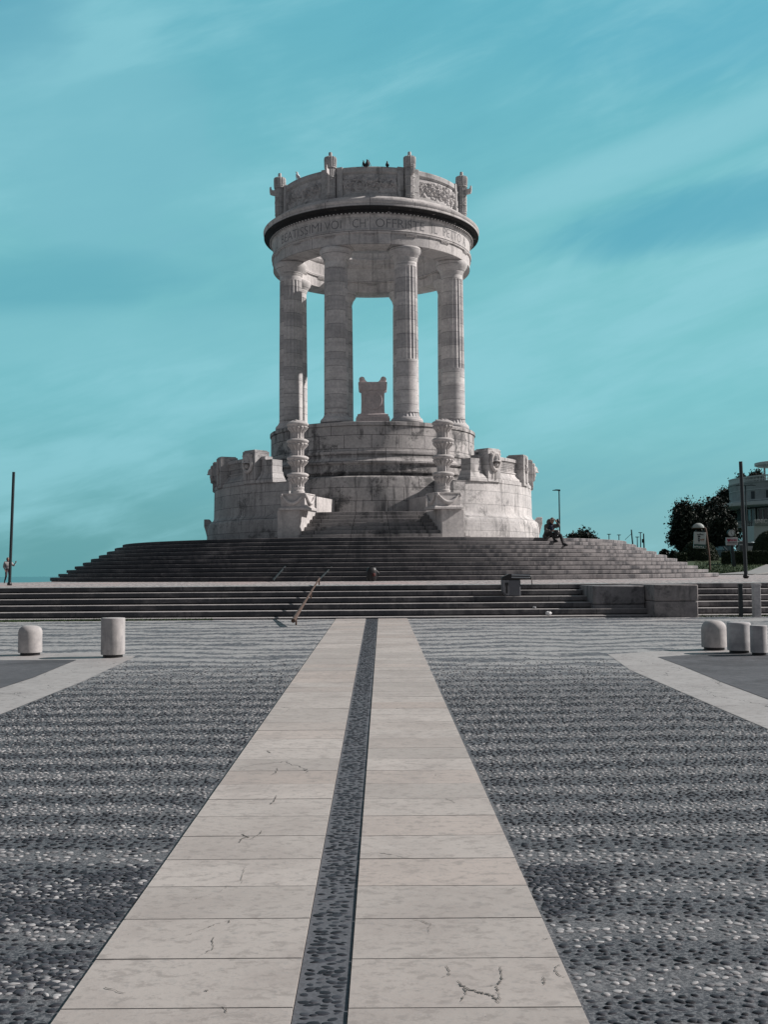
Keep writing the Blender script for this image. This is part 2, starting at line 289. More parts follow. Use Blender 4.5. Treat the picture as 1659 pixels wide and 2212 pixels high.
# ---------------------------------------------------------------- ground
PH0 = yof_(2116)/.57-.25
def ground_mat():
    m, nt, b = mat('pebble_paving'); g = N(nt, 'ShaderNodeNewGeometry'); p = g.outputs['Position']; x, y, z = Sep(nt, p)
    wob = Noise(nt, Comb(nt, Mth(nt,'MULTIPLY',x,.9), y, 0), .7, 3, .5)
    yy = Mth(nt, 'ADD', y, Mth(nt,'MULTIPLY',Mth(nt,'SUBTRACT',wob,.5),.9))
    far = Sm(nt, Mth(nt,'ADD',y,Mth(nt,'MULTIPLY',wob,3.0)), 13.5, 19.5)
    # white and dark courses of pebbles: narrow near, wider in the far field
    yl = Mth(nt,'ADD', Mth(nt,'MULTIPLY', Mth(nt,'LOGARITHM', Mth(nt,'MAXIMUM',Mth(nt,'DIVIDE',yy,13.0),1.0), math.e), 22.8), 22.8)
    ph = Mth(nt,'ADD', Mth(nt,'MINIMUM', Mth(nt,'DIVIDE',yy,.57), 22.8), Mth(nt,'SUBTRACT',yl,22.8))
    s1 = Mth(nt, 'SINE', Mth(nt,'MULTIPLY',Mth(nt,'SUBTRACT',ph,PH0), 2*math.pi)); s2 = s1
    vor = N(nt, 'ShaderNodeTexVoronoi', voronoi_dimensions='2D', feature='F1'); setin(nt, vor, 'Vector', Comb(nt, Mth(nt,'MULTIPLY',x,1.0), Mth(nt,'MULTIPLY',y,.85), 0)); setin(nt, vor, 'Scale', 21.0); setin(nt, vor, 'Randomness', .8)
    rnd = Sep(nt, vor.outputs['Color'])[0]
    peb = Sm(nt, vor.outputs['Distance'], .47, .36)
    big = Noise(nt, Comb(nt, Mth(nt,'MULTIPLY',x,.35), Mth(nt,'MULTIPLY',y,1.2), 4.0), 1.0, 5, .65)
    fine = Noise(nt, p, 60, 4, .7)
    mortar = Mix(nt, Sm(nt, s1, -.6, .6), Mix(nt, big, (.055,.060,.072), (.105,.112,.128)), Mix(nt, big, (.105,.108,.118), (.17,.172,.182))); mortar = Mix(nt, Sm(nt, fine, .42, .62), Mix(nt, 1.0, mortar, (.62,.62,.64), 'MULTIPLY'), Mix(nt, .45, mortar, (.27,.275,.285)))
    white = Mix(nt, rnd, (.17,.17,.18), (.50,.49,.48)); darkc = Mix(nt, rnd, (.035,.038,.048), (.14,.145,.165))
    wf = Sm(nt, Mth(nt,'ADD',s1,Mth(nt,'MULTIPLY',Mth(nt,'SUBTRACT',rnd,.5),.7)), .15, .65)
    pc = Mix(nt, wf, darkc, white)
    near = Mix(nt, Mth(nt,'MULTIPLY',peb,Sm(nt, y, 13.0, 17.0)), mortar, pc)
    # far field: pebbles in rows, light worn crowns between dark joints
    lump = Noise(nt, Comb(nt, Mth(nt,'MULTIPLY',x,1.5), Mth(nt,'MULTIPLY',y,.9), 0), 7.0, 3, .7)
    lump2 = Noise(nt, Comb(nt, Mth(nt,'MULTIPLY',x,2.0), Mth(nt,'MULTIPLY',y,.8), 7), 4.5, 2, .6)
    rowv = Mth(nt,'ADD',Mth(nt,'MULTIPLY',Mth(nt,'SINE',Mth(nt,'MULTIPLY',Mth(nt,'ADD',Mth(nt,'SUBTRACT',ph,PH0),Mth(nt,'ADD',Mth(nt,'MULTIPLY',lump,.55),Mth(nt,'MULTIPLY',wob,1.2))),2*math.pi)),.55),Mth(nt,'ADD',Mth(nt,'MULTIPLY',Mth(nt,'SUBTRACT',lump,.5),3.0),Mth(nt,'MULTIPLY',Mth(nt,'SUBTRACT',lump2,.5),1.6)))
    rowx = Mth(nt,'ADD',Mth(nt,'MULTIPLY',s2,.42),Mth(nt,'MULTIPLY',Mth(nt,'SUBTRACT',lump,.5),3.4))
    farc = Mix(nt, Sm(nt, rowv, -.75, .6), (.095,.10,.115), Mix(nt, big, (.30,.30,.305), (.42,.415,.41)))
    c = Mix(nt, far, near, farc)
    gr = Mix(nt, Sm(nt, y, 14, 24), (.62,.62,.65), (1,1,1)); 
    setin(nt, b, 'Base Color', c); setin(nt, b, 'Roughness', .72); b.inputs['Specular IOR Level'].default_value = .35
    h = Mth(nt,'ADD', Mth(nt,'MULTIPLY',Mth(nt,'MULTIPLY',peb,Sm(nt, y, 13.0, 17.0)),.6), Mth(nt,'MULTIPLY',fine,.5)); bump(nt, b, h, .6, .012); return m
def slab_mat(name, base=(.475,.435,.408), crack=.35):
    m, nt, b = mat(name); g = N(nt, 'ShaderNodeNewGeometry'); p = g.outputs['Position']; x, y, z = Sep(nt, p)
    at_ = N(nt, 'ShaderNodeAttribute'); at_.attribute_name = 'tone'; t = at_.outputs['Fac']
    n1 = Noise(nt, p, 1.6, 8, .66, .3); n2 = Noise(nt, p, 30, 5, .7); n3 = Noise(nt, Comb(nt, x, Mth(nt,'MULTIPLY',y,1.5), t), 11, 9, .72, .3)
    c = Mix(nt, t, [v*.84 for v in base], [v*1.08 for v in base]); tf_ = Mth(nt,'FRACT',Mth(nt,'MULTIPLY',t,7.3)); c = Mix(nt, Sm(nt, tf_, .6, 1.0, 0, .5), c, (base[0]*.93, base[1]*.84, base[2]*.80))
    c = Mix(nt, Mth(nt,'MULTIPLY',Sm(nt, n1, .42, .7),.7), c, [base[0]*.74, base[1]*.72, base[2]*.72])
    c = Mix(nt, Mth(nt,'MULTIPLY',Sm(nt, n3, .50, .62),.62), c, [base[0]*.58, base[1]*.57, base[2]*.57])
    c = Mix(nt, Mth(nt,'MULTIPLY',Sm(nt, n2, .50, .70),.34), c, [base[0]*.5]*3)
    # pits and hair cracks
    dv = Vm(nt, 'ADD', p, Vm(nt, 'SCALE', N(nt,'ShaderNodeTexNoise').outputs[1]))
    nn = nt.nodes[-1]
    vc = N(nt, 'ShaderNodeTexVoronoi', voronoi_dimensions='2D', feature='DISTANCE_TO_EDGE')
    ds = N(nt, 'ShaderNodeTexNoise'); setin(nt, ds, 'Vector', p); setin(nt, ds, 'Scale', 3.5); setin(nt, ds, 'Detail', 3); setin(nt, ds, 'Roughness', .55)
    dvv = N(nt, 'ShaderNodeVectorMath', operation='MULTIPLY_ADD'); setin(nt, dvv, 0, ds.outputs[1]); setin(nt, dvv, 1, (.45,.45,0)); setin(nt, dvv, 2, p)
    setin(nt, vc, 'Vector', dvv.outputs[0]); setin(nt, vc, 'Scale', 1.15)
    mk = Sm(nt, Noise(nt, p, .8, 3, .5), .60-.1*crack, .70-.1*crack)
    ck = Mth(nt,'MULTIPLY',Sm(nt, vc.outputs['Distance'], .008, .002), mk)
    c = Mix(nt, ck, c, (.06,.058,.056))
    pit = Sm(nt, Noise(nt, p, 42, 3, .6), .70, .76); c = Mix(nt, Mth(nt,'MULTIPLY',pit,.6), c, (.12,.115,.11))
    setin(nt, b, 'Base Color', c); setin(nt, b, 'Roughness', .75); b.inputs['Specular IOR Level'].default_value = .35
    h = Mth(nt,'SUBTRACT',Mth(nt,'MULTIPLY',n2,.4),Mth(nt,'ADD',ck,Mth(nt,'MULTIPLY',pit,.5))); bump(nt, b, h, .35, .008); return m
M_ground = ground_mat(); M_slab = slab_mat('pale_limestone_slab'); M_border = slab_mat('cracked_border_slab', (.40,.385,.38), 2.2)
M_asph = stone('asphalt', base=(.115,.12,.132), dark=(.05,.052,.058), streak=0, stain=.55, thr=.05, rough=.95, bmp=.6)
mb = MB(); mb.add([(-70,-25,gz(-25)),(95,-25,gz(-25)),(95,28.9,gz(28.9)),(-70,28.9,gz(28.9))], [(0,1,2,3)])
tag(mb.build('ground', M_ground, smooth=0), kind='structure')
# the long double walkway: two rows of slabs with a pebble strip between them
def linex(p0, p1):
    a, b = G(*p0), G(*p1); return lambda y: a.x+(b.x-a.x)*(y-a.y)/(b.y-a.y)
eL = linex((111.0,2212),(712.1,1356.5)); eCL = linex((629.5,2212),(784.4,1369.7)); eCR = linex((748.5,2212),(814,1369.7)); eR = linex((1273.6,2212),(881.9,1341.1))
def yof(v): return G(700, v).y
ya = yof(2076); yb = yof(1697); L = (yb-ya)/7
def slabs(name, el_, er_, phase, y0, y1, L, mat_, th=.012, gap=.008, lo=.004, irregular=0, seed=1):
    r = np.random.default_rng(seed); vs = []; fs = []; tone = []; y = phase
    while y > y0: y -= L
    while y < y1:
        l = L*(1+irregular*(r.random()-.5)); ys, ye = max(y0, y)+gap/2, min(y1, y+l)-gap/2
        if ye-ys > .02:
            dz_ = r.random(4)*.0025; b = len(vs); t = r.random()
            for (yy, k) in ((ys,0),(ye,1)):
                a, c = el_(yy)+gap/2, er_(yy)-gap/2
                for q, xx in enumerate((a, c)):
                    vs.append((xx, yy, gz(yy)+th+dz_[k*2+q]))
            for i in range(4): vs.append((vs[b+i][0], vs[b+i][1], gz(vs[b+i][1])+lo-.02))
            fs += [(b,b+1,b+3,b+2),(b,b+4,b+5,b+1),(b+2,b+3,b+7,b+6),(b,b+2,b+6,b+4),(b+1,b+5,b+7,b+3)]; tone += [t]*8
        y += l
    return vs, fs, tone
allv, allf, allt = [], [], []
for (a, c, sd) in ((eL, eCL, 1), (eCR, eR, 2)):
    v, f, t = slabs('x', a, c, ya-.012*(sd-1), -3, 28.60, L, None, seed=sd)
    b = len(allv); allv += v; allf += [tuple(i+b for i in q) for q in f]; allt += t
def mesh_tone(name, v, f, t, m, kind='structure'):
    me = bpy.data.meshes.new(name); me.from_pydata(v, [], f); me.materials.append(m)
    a = me.attributes.new('tone', 'FLOAT', 'POINT'); a.data.foreach_set('value', t); me.update()
    o = bpy.data.objects.new(name, me); COL.objects.link(o)
    if kind: o['kind'] = kind
    return o
mesh_tone('paved_path', allv, allf, allt, M_slab)
poly = [Vector((eCL(-3),-3,0)), Vector((eCR(-3),-3,0)), Vector((eCR(28.58),28.58,0)), Vector((eCL(28.58),28.58,0))]
M_mort = plain('dark_pebble_mortar', (.10,.105,.12), .85, var=.75, scale=55)
# long cracks and scars in the slabs (source-photo pixels -> points on the paving)
def crack(mb, pts, w, seed):
    r = random.Random(seed); P = []
    for (a, b_) in zip(pts[:-1], pts[1:]):
        for k in range(7): P.append((a[0]+(b_[0]-a[0])*k/7, a[1]+(b_[1]-a[1])*k/7))
    P.append(pts[-1]); vs = []; n_ = len(P)
    for i, p_ in enumerate(P):
        g_ = G(p_[0]*.5596, p_[1]*.5596); j = .006; t = math.sin(math.pi*min(1,(i+.6)/n_))**.5; ww = .75*w*t*(.3+1.2*r.random())
        x_, y_ = g_.x+r.uniform(-j,j), g_.y+r.uniform(-j,j); z_ = gz(y_)+.0160
        vs += [(x_-ww*.5, y_-ww*.6, z_), (x_+ww*.5, y_+ww*.6, z_)]
    mb.add(vs, [(2*i,2*i+1,2*i+3,2*i+2) for i in range(n_-1)])
mb = MB()
for k, (pts_, w_) in enumerate([([(1700,3790),(1735,3778),(1728,3740)],.005),([(1765,3800),(1790,3822),(1840,3845),(1880,3852),(1905,3862),(1930,3888)],.009),([(1790,3822),(1800,3850),(1775,3885)],.007),([(1930,3888),(1925,3850),(1917,3825),(1935,3800),(1938,3760),(1930,3745)],.006),
  ([(1880,3825),(1935,3812)],.005),([(2095,3785),(2103,3800),(2098,3818)],.006),([(2165,3738),(2145,3750),(2150,3775),(2190,3790)],.005),([(1955,3448),(1990,3440)],.007),([(2120,3635),(2098,3640)],.004),
  ([(690,3510),(760,3480),(850,3455),(880,3430)],.004),([(590,3655),(720,3625),(800,3595),(830,3580),(880,3570)],.004),([(870,3570),(885,3565),(880,3578)],.007),([(780,3700),(815,3680),(825,3630)],.006),
  ([(925,3262),(935,3245),(960,3242),(935,3230)],.016),([(965,3250),(1000,3232),(1008,3215)],.010),([(1040,3115),(1060,3100),(1065,3080)],.010),([(1045,3000),(1065,2990),(1070,2970)],.009),([(1030,2905),(1045,2915)],.009),
  ([(790,3160),(880,3150)],.003),([(985,3158),(1030,3148)],.003),([(400,3828),(480,3850)],.004),([(790,3840),(812,3839)],.007),([(860,3900),(872,3925)],.004),([(930,3420),(945,3360)],.004),([(1720,3090),(1760,3110)],.004),([(1845,3175),(1900,3160)],.003),([(1600,3560),(1660,3580),(1655,3620)],.003),([(1450,3780),(1520,3765)],.004)]): crack(mb, pts_, w_, k)
tag(mb.build('slab_cracks', plain('crack_dirt', (.14,.13,.12), .95), smooth=0), kind='structure')
# the asphalt side areas and the cracked slab borders round them
def poly_ground(name, pts, m, lift, tone=.5):
    v = [(p.x, p.y, gz(p.y)+lift) for p in pts]; me = bpy.data.meshes.new(name); me.from_pydata(v, [], [tuple(range(len(v)))]); me.materials.append(m)
    a = me.attributes.new('tone', 'FLOAT', 'POINT'); a.data.foreach_set('value', [tone]*len(v))
    o = bpy.data.objects.new(name, me); COL.objects.link(o); o['kind'] = 'structure'; return o
def s4(x, y): return ((x/2.9625)*.5596, (2350+y/2.9625)*.5596)
def s5(x, y): return ((2300+x/2.495)*.5596, (2350+y/2.495)*.5596)
Pl = [G(*s4(870,588)), G(*s4(380,790)), G(*s4(0,912))]; dl = (Pl[2]-Pl[0]).normalized()
far_l = Pl[0]+Vector((-25,.35,0))
poly_ground('pebble_strip', poly, M_mort, .003)
asl = [Pl[0], Pl[1], Pl[2], Pl[2]+dl*14, Pl[2]+dl*14+Vector((-25,0,0)), far_l]
poly_ground('asphalt_area', asl, M_asph, .008)
Ql = [G(*s4(1545,548)), G(*s4(950,830)), G(*s4(400,1050)), G(*s4(0,1210))]; dq = (Ql[3]-Ql[1]).normalized()
bl = [Ql[0], Ql[1], Ql[2], Ql[3], Ql[3]+dq*14, Pl[2]+dl*13.8, Pl[2], Pl[1], Pl[0], far_l, far_l+Vector((0,.85,0)), G(*s4(1150,505))+Vector((0,.0,0))]
poly_ground('slab_border', bl, M_border, .004, .6)
Pr = [G(*s5(600,468)), G(*s5(850,560)), G(*s5(1230,715)), G(*s5(1659,875))]; dr = (Pr[3]-Pr[1]).normalized()
far_r = G(*s5(1250,428))
asr = [Pr[0], Pr[1], Pr[2], Pr[3], Pr[3]+dr*14, Pr[3]+dr*14+Vector((25,0,0)), far_r+Vector((25,.2,0)), far_r]
poly_ground('asphalt_area', asr, M_asph, .008)
Qr = [G(*s5(120,440)), G(*s5(330,590)), G(*s5(820,800)), G(*s5(1200,965)), G(*s5(1659,1160))]; de = (Qr[4]-Qr[2]).normalized()
br = [Qr[0], Qr[1], Qr[2], Qr[3], Qr[4], Qr[4]+de*14, Pr[3]+dr*13.8, Pr[3], Pr[2], Pr[1], Pr[0], far_r, far_r+Vector((25,.2,0)), far_r+Vector((25,1.2,0)), G(*s5(1050,385))]
poly_ground('slab_border', br, M_border, .004, .7)
# real pebbles in the near field (one mass nobody could count)
def pebbles(y0, y1, xs, seed, spac=.051):
    r = np.random.default_rng(seed)
    ys = np.arange(y0, y1, spac*1.02); P = []
    for yy in ys:
        xl, xr = xs(yy)
        for (a, c) in (xl if isinstance(xl, list) else [(xl, xr)]):
            n = int((c-a)/spac)
            if n < 1: continue
            xx = a+.022+(c-a-.044)*(np.arange(n)+.5)/n+(r.random(n)-.5)*spac*.7
            P.append(np.stack([xx, yy+(r.random(n)-.5)*spac*.75], 1))
    return np.concatenate(P)
def mids(yy): return eCL(yy), eCR(yy)
def outs(yy):
    w = .40*yy+.9; return [(-w, eL(yy)), (eR(yy), w)], None
def patchp(u, v, rx, ry, n_, seed):
    r = np.random.default_rng(seed); c = G(u, v); a = r.random(n_)*6.28; q = np.sqrt(r.random(n_)); return np.stack([c.x+rx*q*np.cos(a), c.y+ry*q*np.sin(a)], 1)
pts_patch = np.concatenate([patchp(1215,1905,.26,.34,420,81), patchp(1175,1935,.16,.30,200,82), patchp(250,1935,.34,.5,700,83), patchp(60,1950,.5,.42,700,84), patchp(120,2100,.35,.22,300,85)])
pts_patch = pts_patch[[(p_[0] < eL(p_[1])-.02) or (p_[0] > eR(p_[1])+.02) for p_ in pts_patch]]
P_out = np.concatenate([pebbles(1.5, 6.4, outs, 3), pebbles(6.4, 12.6, outs, 5, .041), pebbles(12.6, 17.5, outs, 6, .046)]); n_out = len(P_out)
PP = np.concatenate([P_out, pts_patch, pebbles(1.5, 28.55, mids, 4, .040)])
mid_mask = (PP[:,0] > np.array([eCL(v) for v in PP[:,1]])-.001) & (PP[:,0] < np.array([eCR(v) for v in PP[:,1]])+.001)
brx = lambda Q: (np.interp(PP[:,1], [q.y for q in sorted(Q, key=lambda q: q.y)], [q.x for q in sorted(Q, key=lambda q: q.y)]))
lastR, lastL = max(Qr[1:5], key=lambda q: q.y), max(Ql[:4], key=lambda q: q.y)
Qre = list(Qr[1:5])+[Qr[4]+de*14]; Qle = list(Ql[:4])+[Ql[3]+dq*14]
keep_ = (rng.random(len(PP)) > .10+.9*np.clip((PP[:,1]-13.0)/4.5,0,1)*(~mid_mask)) & (mid_mask | ((PP[:,0] < brx(Qre)-.02) & (PP[:,0] > brx(Qle)+.02)))
PP = PP[keep_]; mid_mask = mid_mask[keep_]; n = len(PP)
su, rings = 9, 3
tv = [];
for j in range(rings):
    th = R_(90-j*32)
    for i in range(su):
        a = 2*math.pi*i/su; tv.append((math.sin(th)*math.cos(a), math.sin(th)*math.sin(a), math.cos(th)))
tv.append((0,0,1)); tv = np.array(tv); tf = []
for j in range(rings-1):
    for i in range(su): tf.append((j*su+i, j*su+(i+1)%su, (j+1)*su+(i+1)%su, (j+1)*su+i))
tf3 = [((rings-1)*su+i, (rings-1)*su+(i+1)%su, rings*su) for i in range(su)]
V = len(tv); ln = .0135+.0105*rng.random(n)**1.3; ln[mid_mask] *= 1.35; ln[(PP[:,1] > 6.4) & ~mid_mask] *= .78; wd = ln*(.52+.42*rng.random(n)); hh = .0025+.0045*rng.random(n); ang = rng.normal(0, .45, n)
lump_ = 1+.22*(rng.random((n, su))-.5); lump_ = np.concatenate([np.tile(lump_, (1, rings)), np.ones((n,1))], 1)
bx_ = tv[None,:,0]*ln[:,None]*lump_; by_ = tv[None,:,1]*wd[:,None]*lump_; bz_ = tv[None,:,2]*hh[:,None]
ca, sa = np.cos(ang)[:,None], np.sin(ang)[:,None]
X = PP[:,0:1]+bx_*ca-by_*sa; Y = PP[:,1:2]+bx_*sa+by_*ca; Z = .014*Y+.001+bz_
co = np.stack([X,Y,Z], 2).reshape(-1,3)
wob_ = .05*np.sin(PP[:,0]*1.3+1)+.02*np.sin(PP[:,0]*4.1)
s_ = np.sin(((PP[:,1]+wob_)/.57-PH0)*2*math.pi)+rng.normal(0,1,n)*(.22+.085*np.clip(PP[:,1]-4,0,20))
isp = np.zeros(len(keep_), bool); isp[n_out:n_out+len(pts_patch)] = True; isp = isp[keep_]
isw = (s_ > .08) & (~isp | (rng.random(n) < .10)) & (~mid_mask); tone = np.where(isw, .30+.55*rng.random(n), .03+.16*rng.random(n)*rng.random(n)*1.5); tone = np.where(isp & ~isw, .06+.16*rng.random(n), tone)
base = (np.arange(n)*V)[:,None,None]
q = (np.array(tf)[None]+base).reshape(-1,4); t3 = (np.array(tf3)[None]+base).reshape(-1,3)
me = bpy.data.meshes.new('pebbles'); me.vertices.add(len(co)); me.vertices.foreach_set('co', co.ravel())
nl = q.size+t3.size; me.loops.add(nl); me.loops.foreach_set('vertex_index', np.concatenate([q.ravel(), t3.ravel()]).astype(np.int32))
npoly = len(q)+len(t3); me.polygons.add(npoly)
ls = np.concatenate([np.arange(len(q))*4, q.size+np.arange(len(t3))*3]).astype(np.int32); me.polygons.foreach_set('loop_start', ls)
me.update(calc_edges=True); me.polygons.foreach_set('use_smooth', np.ones(npoly, bool))
a = me.attributes.new('tone', 'FLOAT', 'POINT'); a.data.foreach_set('value', np.repeat(tone, V).astype(np.float32))
m, nt, b = mat('river_pebble'); at_ = N(nt, 'ShaderNodeAttribute'); at_.attribute_name = 'tone'
g = N(nt, 'ShaderNodeNewGeometry'); nz = Noise(nt, g.outputs['Position'], 90, 4, .7)
rp = N(nt, 'ShaderNodeValToRGB'); rp.color_ramp.elements[0].color = (.010,.012,.017,1); rp.color_ramp.elements[1].color = (.68,.67,.66,1)
e = rp.color_ramp.elements.new(.16); e.color = (.065,.07,.085,1)
nt.links.new(at_.outputs['Fac'], rp.inputs[0]); setin(nt, b, 'Base Color', Mix(nt, Mth(nt,'MULTIPLY',nz,.7), rp.outputs[0], Mix(nt, 1.0, rp.outputs[0], (.45,.46,.5), 'MULTIPLY')))
setin(nt, b, 'Roughness', .72); b.inputs['Specular IOR Level'].default_value = .25; bump(nt, b, nz, .3, .004); me.materials.append(m)
po = bpy.data.objects.new('pebbles', me); COL.objects.link(po); po['kind'] = 'stuff'

# ---------------------------------------------------------------- lower straight steps, plateau
def step_profile(y, h0, h1, deep):                       # riser with a recessed foot, (y,z) pairs
    return [(y+.07,h0),(y+.07,h0+.045),(y,h0+.045),(y,h1-.012),(y+.012,h1),(y+deep,h1),(y+deep,h0)]
def xprism(mb, prof, x0, x1, nseg=1, wob=0):
    xs = [x0+(x1-x0)*i/nseg for i in range(nseg+1)]; m_ = len(prof); vs = []
    for x in xs:
        for (y, z) in prof: vs.append((x, y, z))
    fs = [(i*m_+k, (i+1)*m_+k, (i+1)*m_+(k+1)%m_, i*m_+(k+1)%m_) for i in range(nseg) for k in range(m_)]
    fs += [tuple(range(m_)), tuple(nseg*m_+k for k in reversed(range(m_)))]
    return mb.add(vs, fs)
st = empty('straight_steps', (0,0,0), 0, 'long straight stone steps across the foot of the memorial terrace', 'stairs')
for i in range(5, -1, -1):
    y = 31.4-.55*i; h1 = EYE-(.376+.16*i); h0 = h1-.16 if i < 5 else h1-.10
    mb = MB(); xprism(mb, step_profile(y, h0-.002*(i+1), h1, .85 if i else .30), -30, 34); mb.build('step', M_step, st)
def hplat(x, y):
    e = .376-(.376-.30)*min(1,max(0,(y-31.4)/6.1))
    t = min(1, max(0, (-x-13.5)/4.5)); t = t*t*(3-2*t)
    return EYE-(e+t*((.376-e)+.09*min(1,max(0,(y-31.4)/26))))
m, nt, b = mat('terrace_cobbles'); g = N(nt, 'ShaderNodeNewGeometry'); p = g.outputs['Position']; x, y, z = Sep(nt, p)
n1 = Noise(nt, Comb(nt, Mth(nt,'MULTIPLY',x,2.0), Mth(nt,'MULTIPLY',y,1.0), 0), 4.0, 5, .7); n2 = Noise(nt, p, .35, 4, .6)
c = Mix(nt, Sm(nt, n1, .38, .6), (.12,.115,.12), (.48,.44,.43)); c = Mix(nt, Sm(nt, n2, .5, .7), c, (.40,.31,.30))
setin(nt, b, 'Base Color', c); setin(nt, b, 'Roughness', .85); bump(nt, b, n1, .5, .02); M_plat = m
xs = np.linspace(-70, 40, 111); ys = [31.69]+list(np.arange(32.5, 66, 1.5))
mb = MB(); mb.grid([[(float(x), float(y), hplat(x,y)) for y in ys] for x in xs]); tag(mb.build('terrace_ground', M_plat), kind='structure')
# weeds at the foot of the steps, left
def blades(name, pts, h, m, w=.008):
    v, f = [], []
    for (x, y, z) in pts:
        a = random.random()*6.28; hh_ = h*(.4+random.random()); lx, ly = random.gauss(0,.3)*hh_, random.gauss(0,.3)*hh_
        b = len(v); v += [(x-w*math.cos(a),y-w*math.sin(a),z),(x+w*math.cos(a),y+w*math.sin(a),z),(x+lx,y+ly,z+hh_)]; f.append((b,b+1,b+2))
    me = bpy.data.meshes.new(name); me.from_pydata(v, [], f); me.materials.append(m); o = bpy.data.objects.new(name, me); COL.objects.link(o); return o
M_grass = plain('grass_blade', (.030,.062,.018), .8, var=.4, scale=3)
pts = []
for k in range(5200):
    x = -13+random.random()**1.3*5.6 if random.random() < .72 else -8+random.random()*3.5
    dens = .35*random.random()**2
    y = 28.62-dens*(1.0 if x < -9 else .35); pts.append((x, y, gz(y)))
for k in range(900):
    x = 8.2+random.random()*5; y = 28.62-.25*random.random()**2; pts.append((x, y, gz(y)))
tag(blades('weeds', pts, .055, M_grass), kind='stuff')
# long cheek block of the steps, right
hb = EYE-.387+.008
blk = MB(); blk.box(7.03, 8.18, 28.40, 34.2, EYE-.80, hb); blk.box(7.035, 8.175, 28.405, 31.2, gz(28.3)-.02, EYE-.808)
tag(blk.build('stone_block_wall', M_block, bevel=.03), 'weathered stone block wall jutting out of the straight steps, right of the walkway', 'wall')

blk = MB(); blk.box(5.62, 7.02, 29.35, 34.0, EYE-.90, hb-.03); blk.box(5.63, 7.015, 29.36, 31.6, gz(28.3)+.06, EYE-.908)
tag(blk.build('stone_block_wall', M_block2, bevel=.03), 'darker lower stone block set back against the left side of the weathered block wall', 'wall')
# ---------------------------------------------------------------- circular stairs
cs = empty('circular_stairs', (0, 0, 0), 0, 'broad ring of ten stone steps rising to the round temple', 'stairs')
for k in range(10):
    r = 15.6-.4*k; cx = 0.0-.45*k/9; h1 = EYE+(-.30+.163*(k+1)); h0 = EYE+(-.30+.163*k)-.02*(k == 0)
    prof = [(r-.06,h0),(r-.06,h0+.04),(r,h0+.04),(r,h1-.012),(r-.012,h1),(r-.62,h1),(r-.62,h0)]
    if k == 9: prof = prof[:5]+[(0,h1),(0,h0)]
    mb = MB(); mb.lathe(prof, 200, closed=(k < 9), cx=cx, cy=CY); mb.build('step', M_cstep, cs, smooth=30)
HT = 1.33                                                  # terrace top, above the eye

# ---------------------------------------------------------------- the temple
T = empty('memorial_temple', (CX, CY, EYE), 0, 'round open temple of eight fluted columns on a high stone drum', 'monument')
def A(deg): return R_(deg)
def RZ(a, r=0, z=0): return Matrix.Rotation(a, 4, 'Z') @ Matrix.Translation((0, -r, z))
# podium drum
pod = [(5.75,HT),(5.72,2.6),(5.68,4.08),(5.64,4.18),(5.5,4.24),(5.15,4.25),(5.15,4.41),(5.21,4.41),(5.21,4.49),(5.13,4.50),(5.12,4.80),(5.20,4.81),
       (5.24,4.86),(5.24,4.92),(5.14,4.97),(5.06,5.08),(5.03,5.22),(5.01,5.24),(5.07,5.25),(5.07,5.39),(4.99,5.41),(4.97,5.5),(4.97,6.52),(4.93,6.52),(4.93,6.545),(5.02,6.545),(5.02,6.69),(4.99,6.72),(0,6.72)]
mb = MB(); mb.lathe(pod, 192); podo = mb.build('podium_drum', M_podium, T, smooth=30)
def flat_text(s, extrude=.012, offset=-.004):
    cu = bpy.data.curves.new('t', 'FONT'); cu.body = s; cu.size = 1; cu.extrude = extrude; cu.offset = offset; cu.resolution_u = 3
    o = bpy.data.objects.new('t', cu); COL.objects.link(o); dg = bpy.context.evaluated_depsgraph_get(); dg.update()
    me = o.evaluated_get(dg).to_mesh(); vs = [tuple(v.co) for v in me.vertices]; fs = [tuple(p.vertices) for p in me.polygons]
    o.evaluated_get(dg).to_mesh_clear(); bpy.data.objects.remove(o); bpy.data.curves.remove(cu); return vs, fs
def wrap_text(mb, s, R, a0, a1, z0, h, off=-.012):
    vs, fs = flat_text(s, .008, off); xs_ = [v[0] for v in vs]; ys_ = [v[1] for v in vs]; x0, x1 = min(xs_), max(xs_); y0, y1 = min(ys_), max(ys_)
    out = []
    for (x, y, z) in vs:
        a = a0+(a1-a0)*(x-x0)/(x1-x0); r = R+z*.4; out.append((r*math.sin(a), -r*math.cos(a), z0+(y-y0)/(y1-y0)*h))
    mb.add(out, fs)
def ang1(xc, R, y0=950, sc_=1.746):                        # photo column -> angle on a cylinder of radius R
    xu = (y0+xc/sc_)*.5596; t = (xu-805)/F; a = 0
    for _ in range(20): a = math.asin(max(-1,min(1,(t*(53.6-R*math.cos(a)))/R)))
    return a
mb = MB()
for (w, a, b_) in (('IAIII',1425,1466),('SICI',1476,1506),('RIA',1512,1541),('M·S·COI',1560,1625),('NX',1636,1663),('AVII',1676,1712),('MCMXVIII',1728,1798)):
    k = lambda v: ang1((v-190*0-0), 5.13, 0, 1.0)
    # the words stand on the band between x=1295 and x=1650 of the photo
    f = lambda v: 1290+(v-1425)*(1650-1290)/(1798-1425)
    wrap_text(mb, w, 5.130, k(f(a)), k(f(b_)), 4.56, .19, -.008)
mb.build('inscription', M_letter, podo, smooth=0, fix=False)
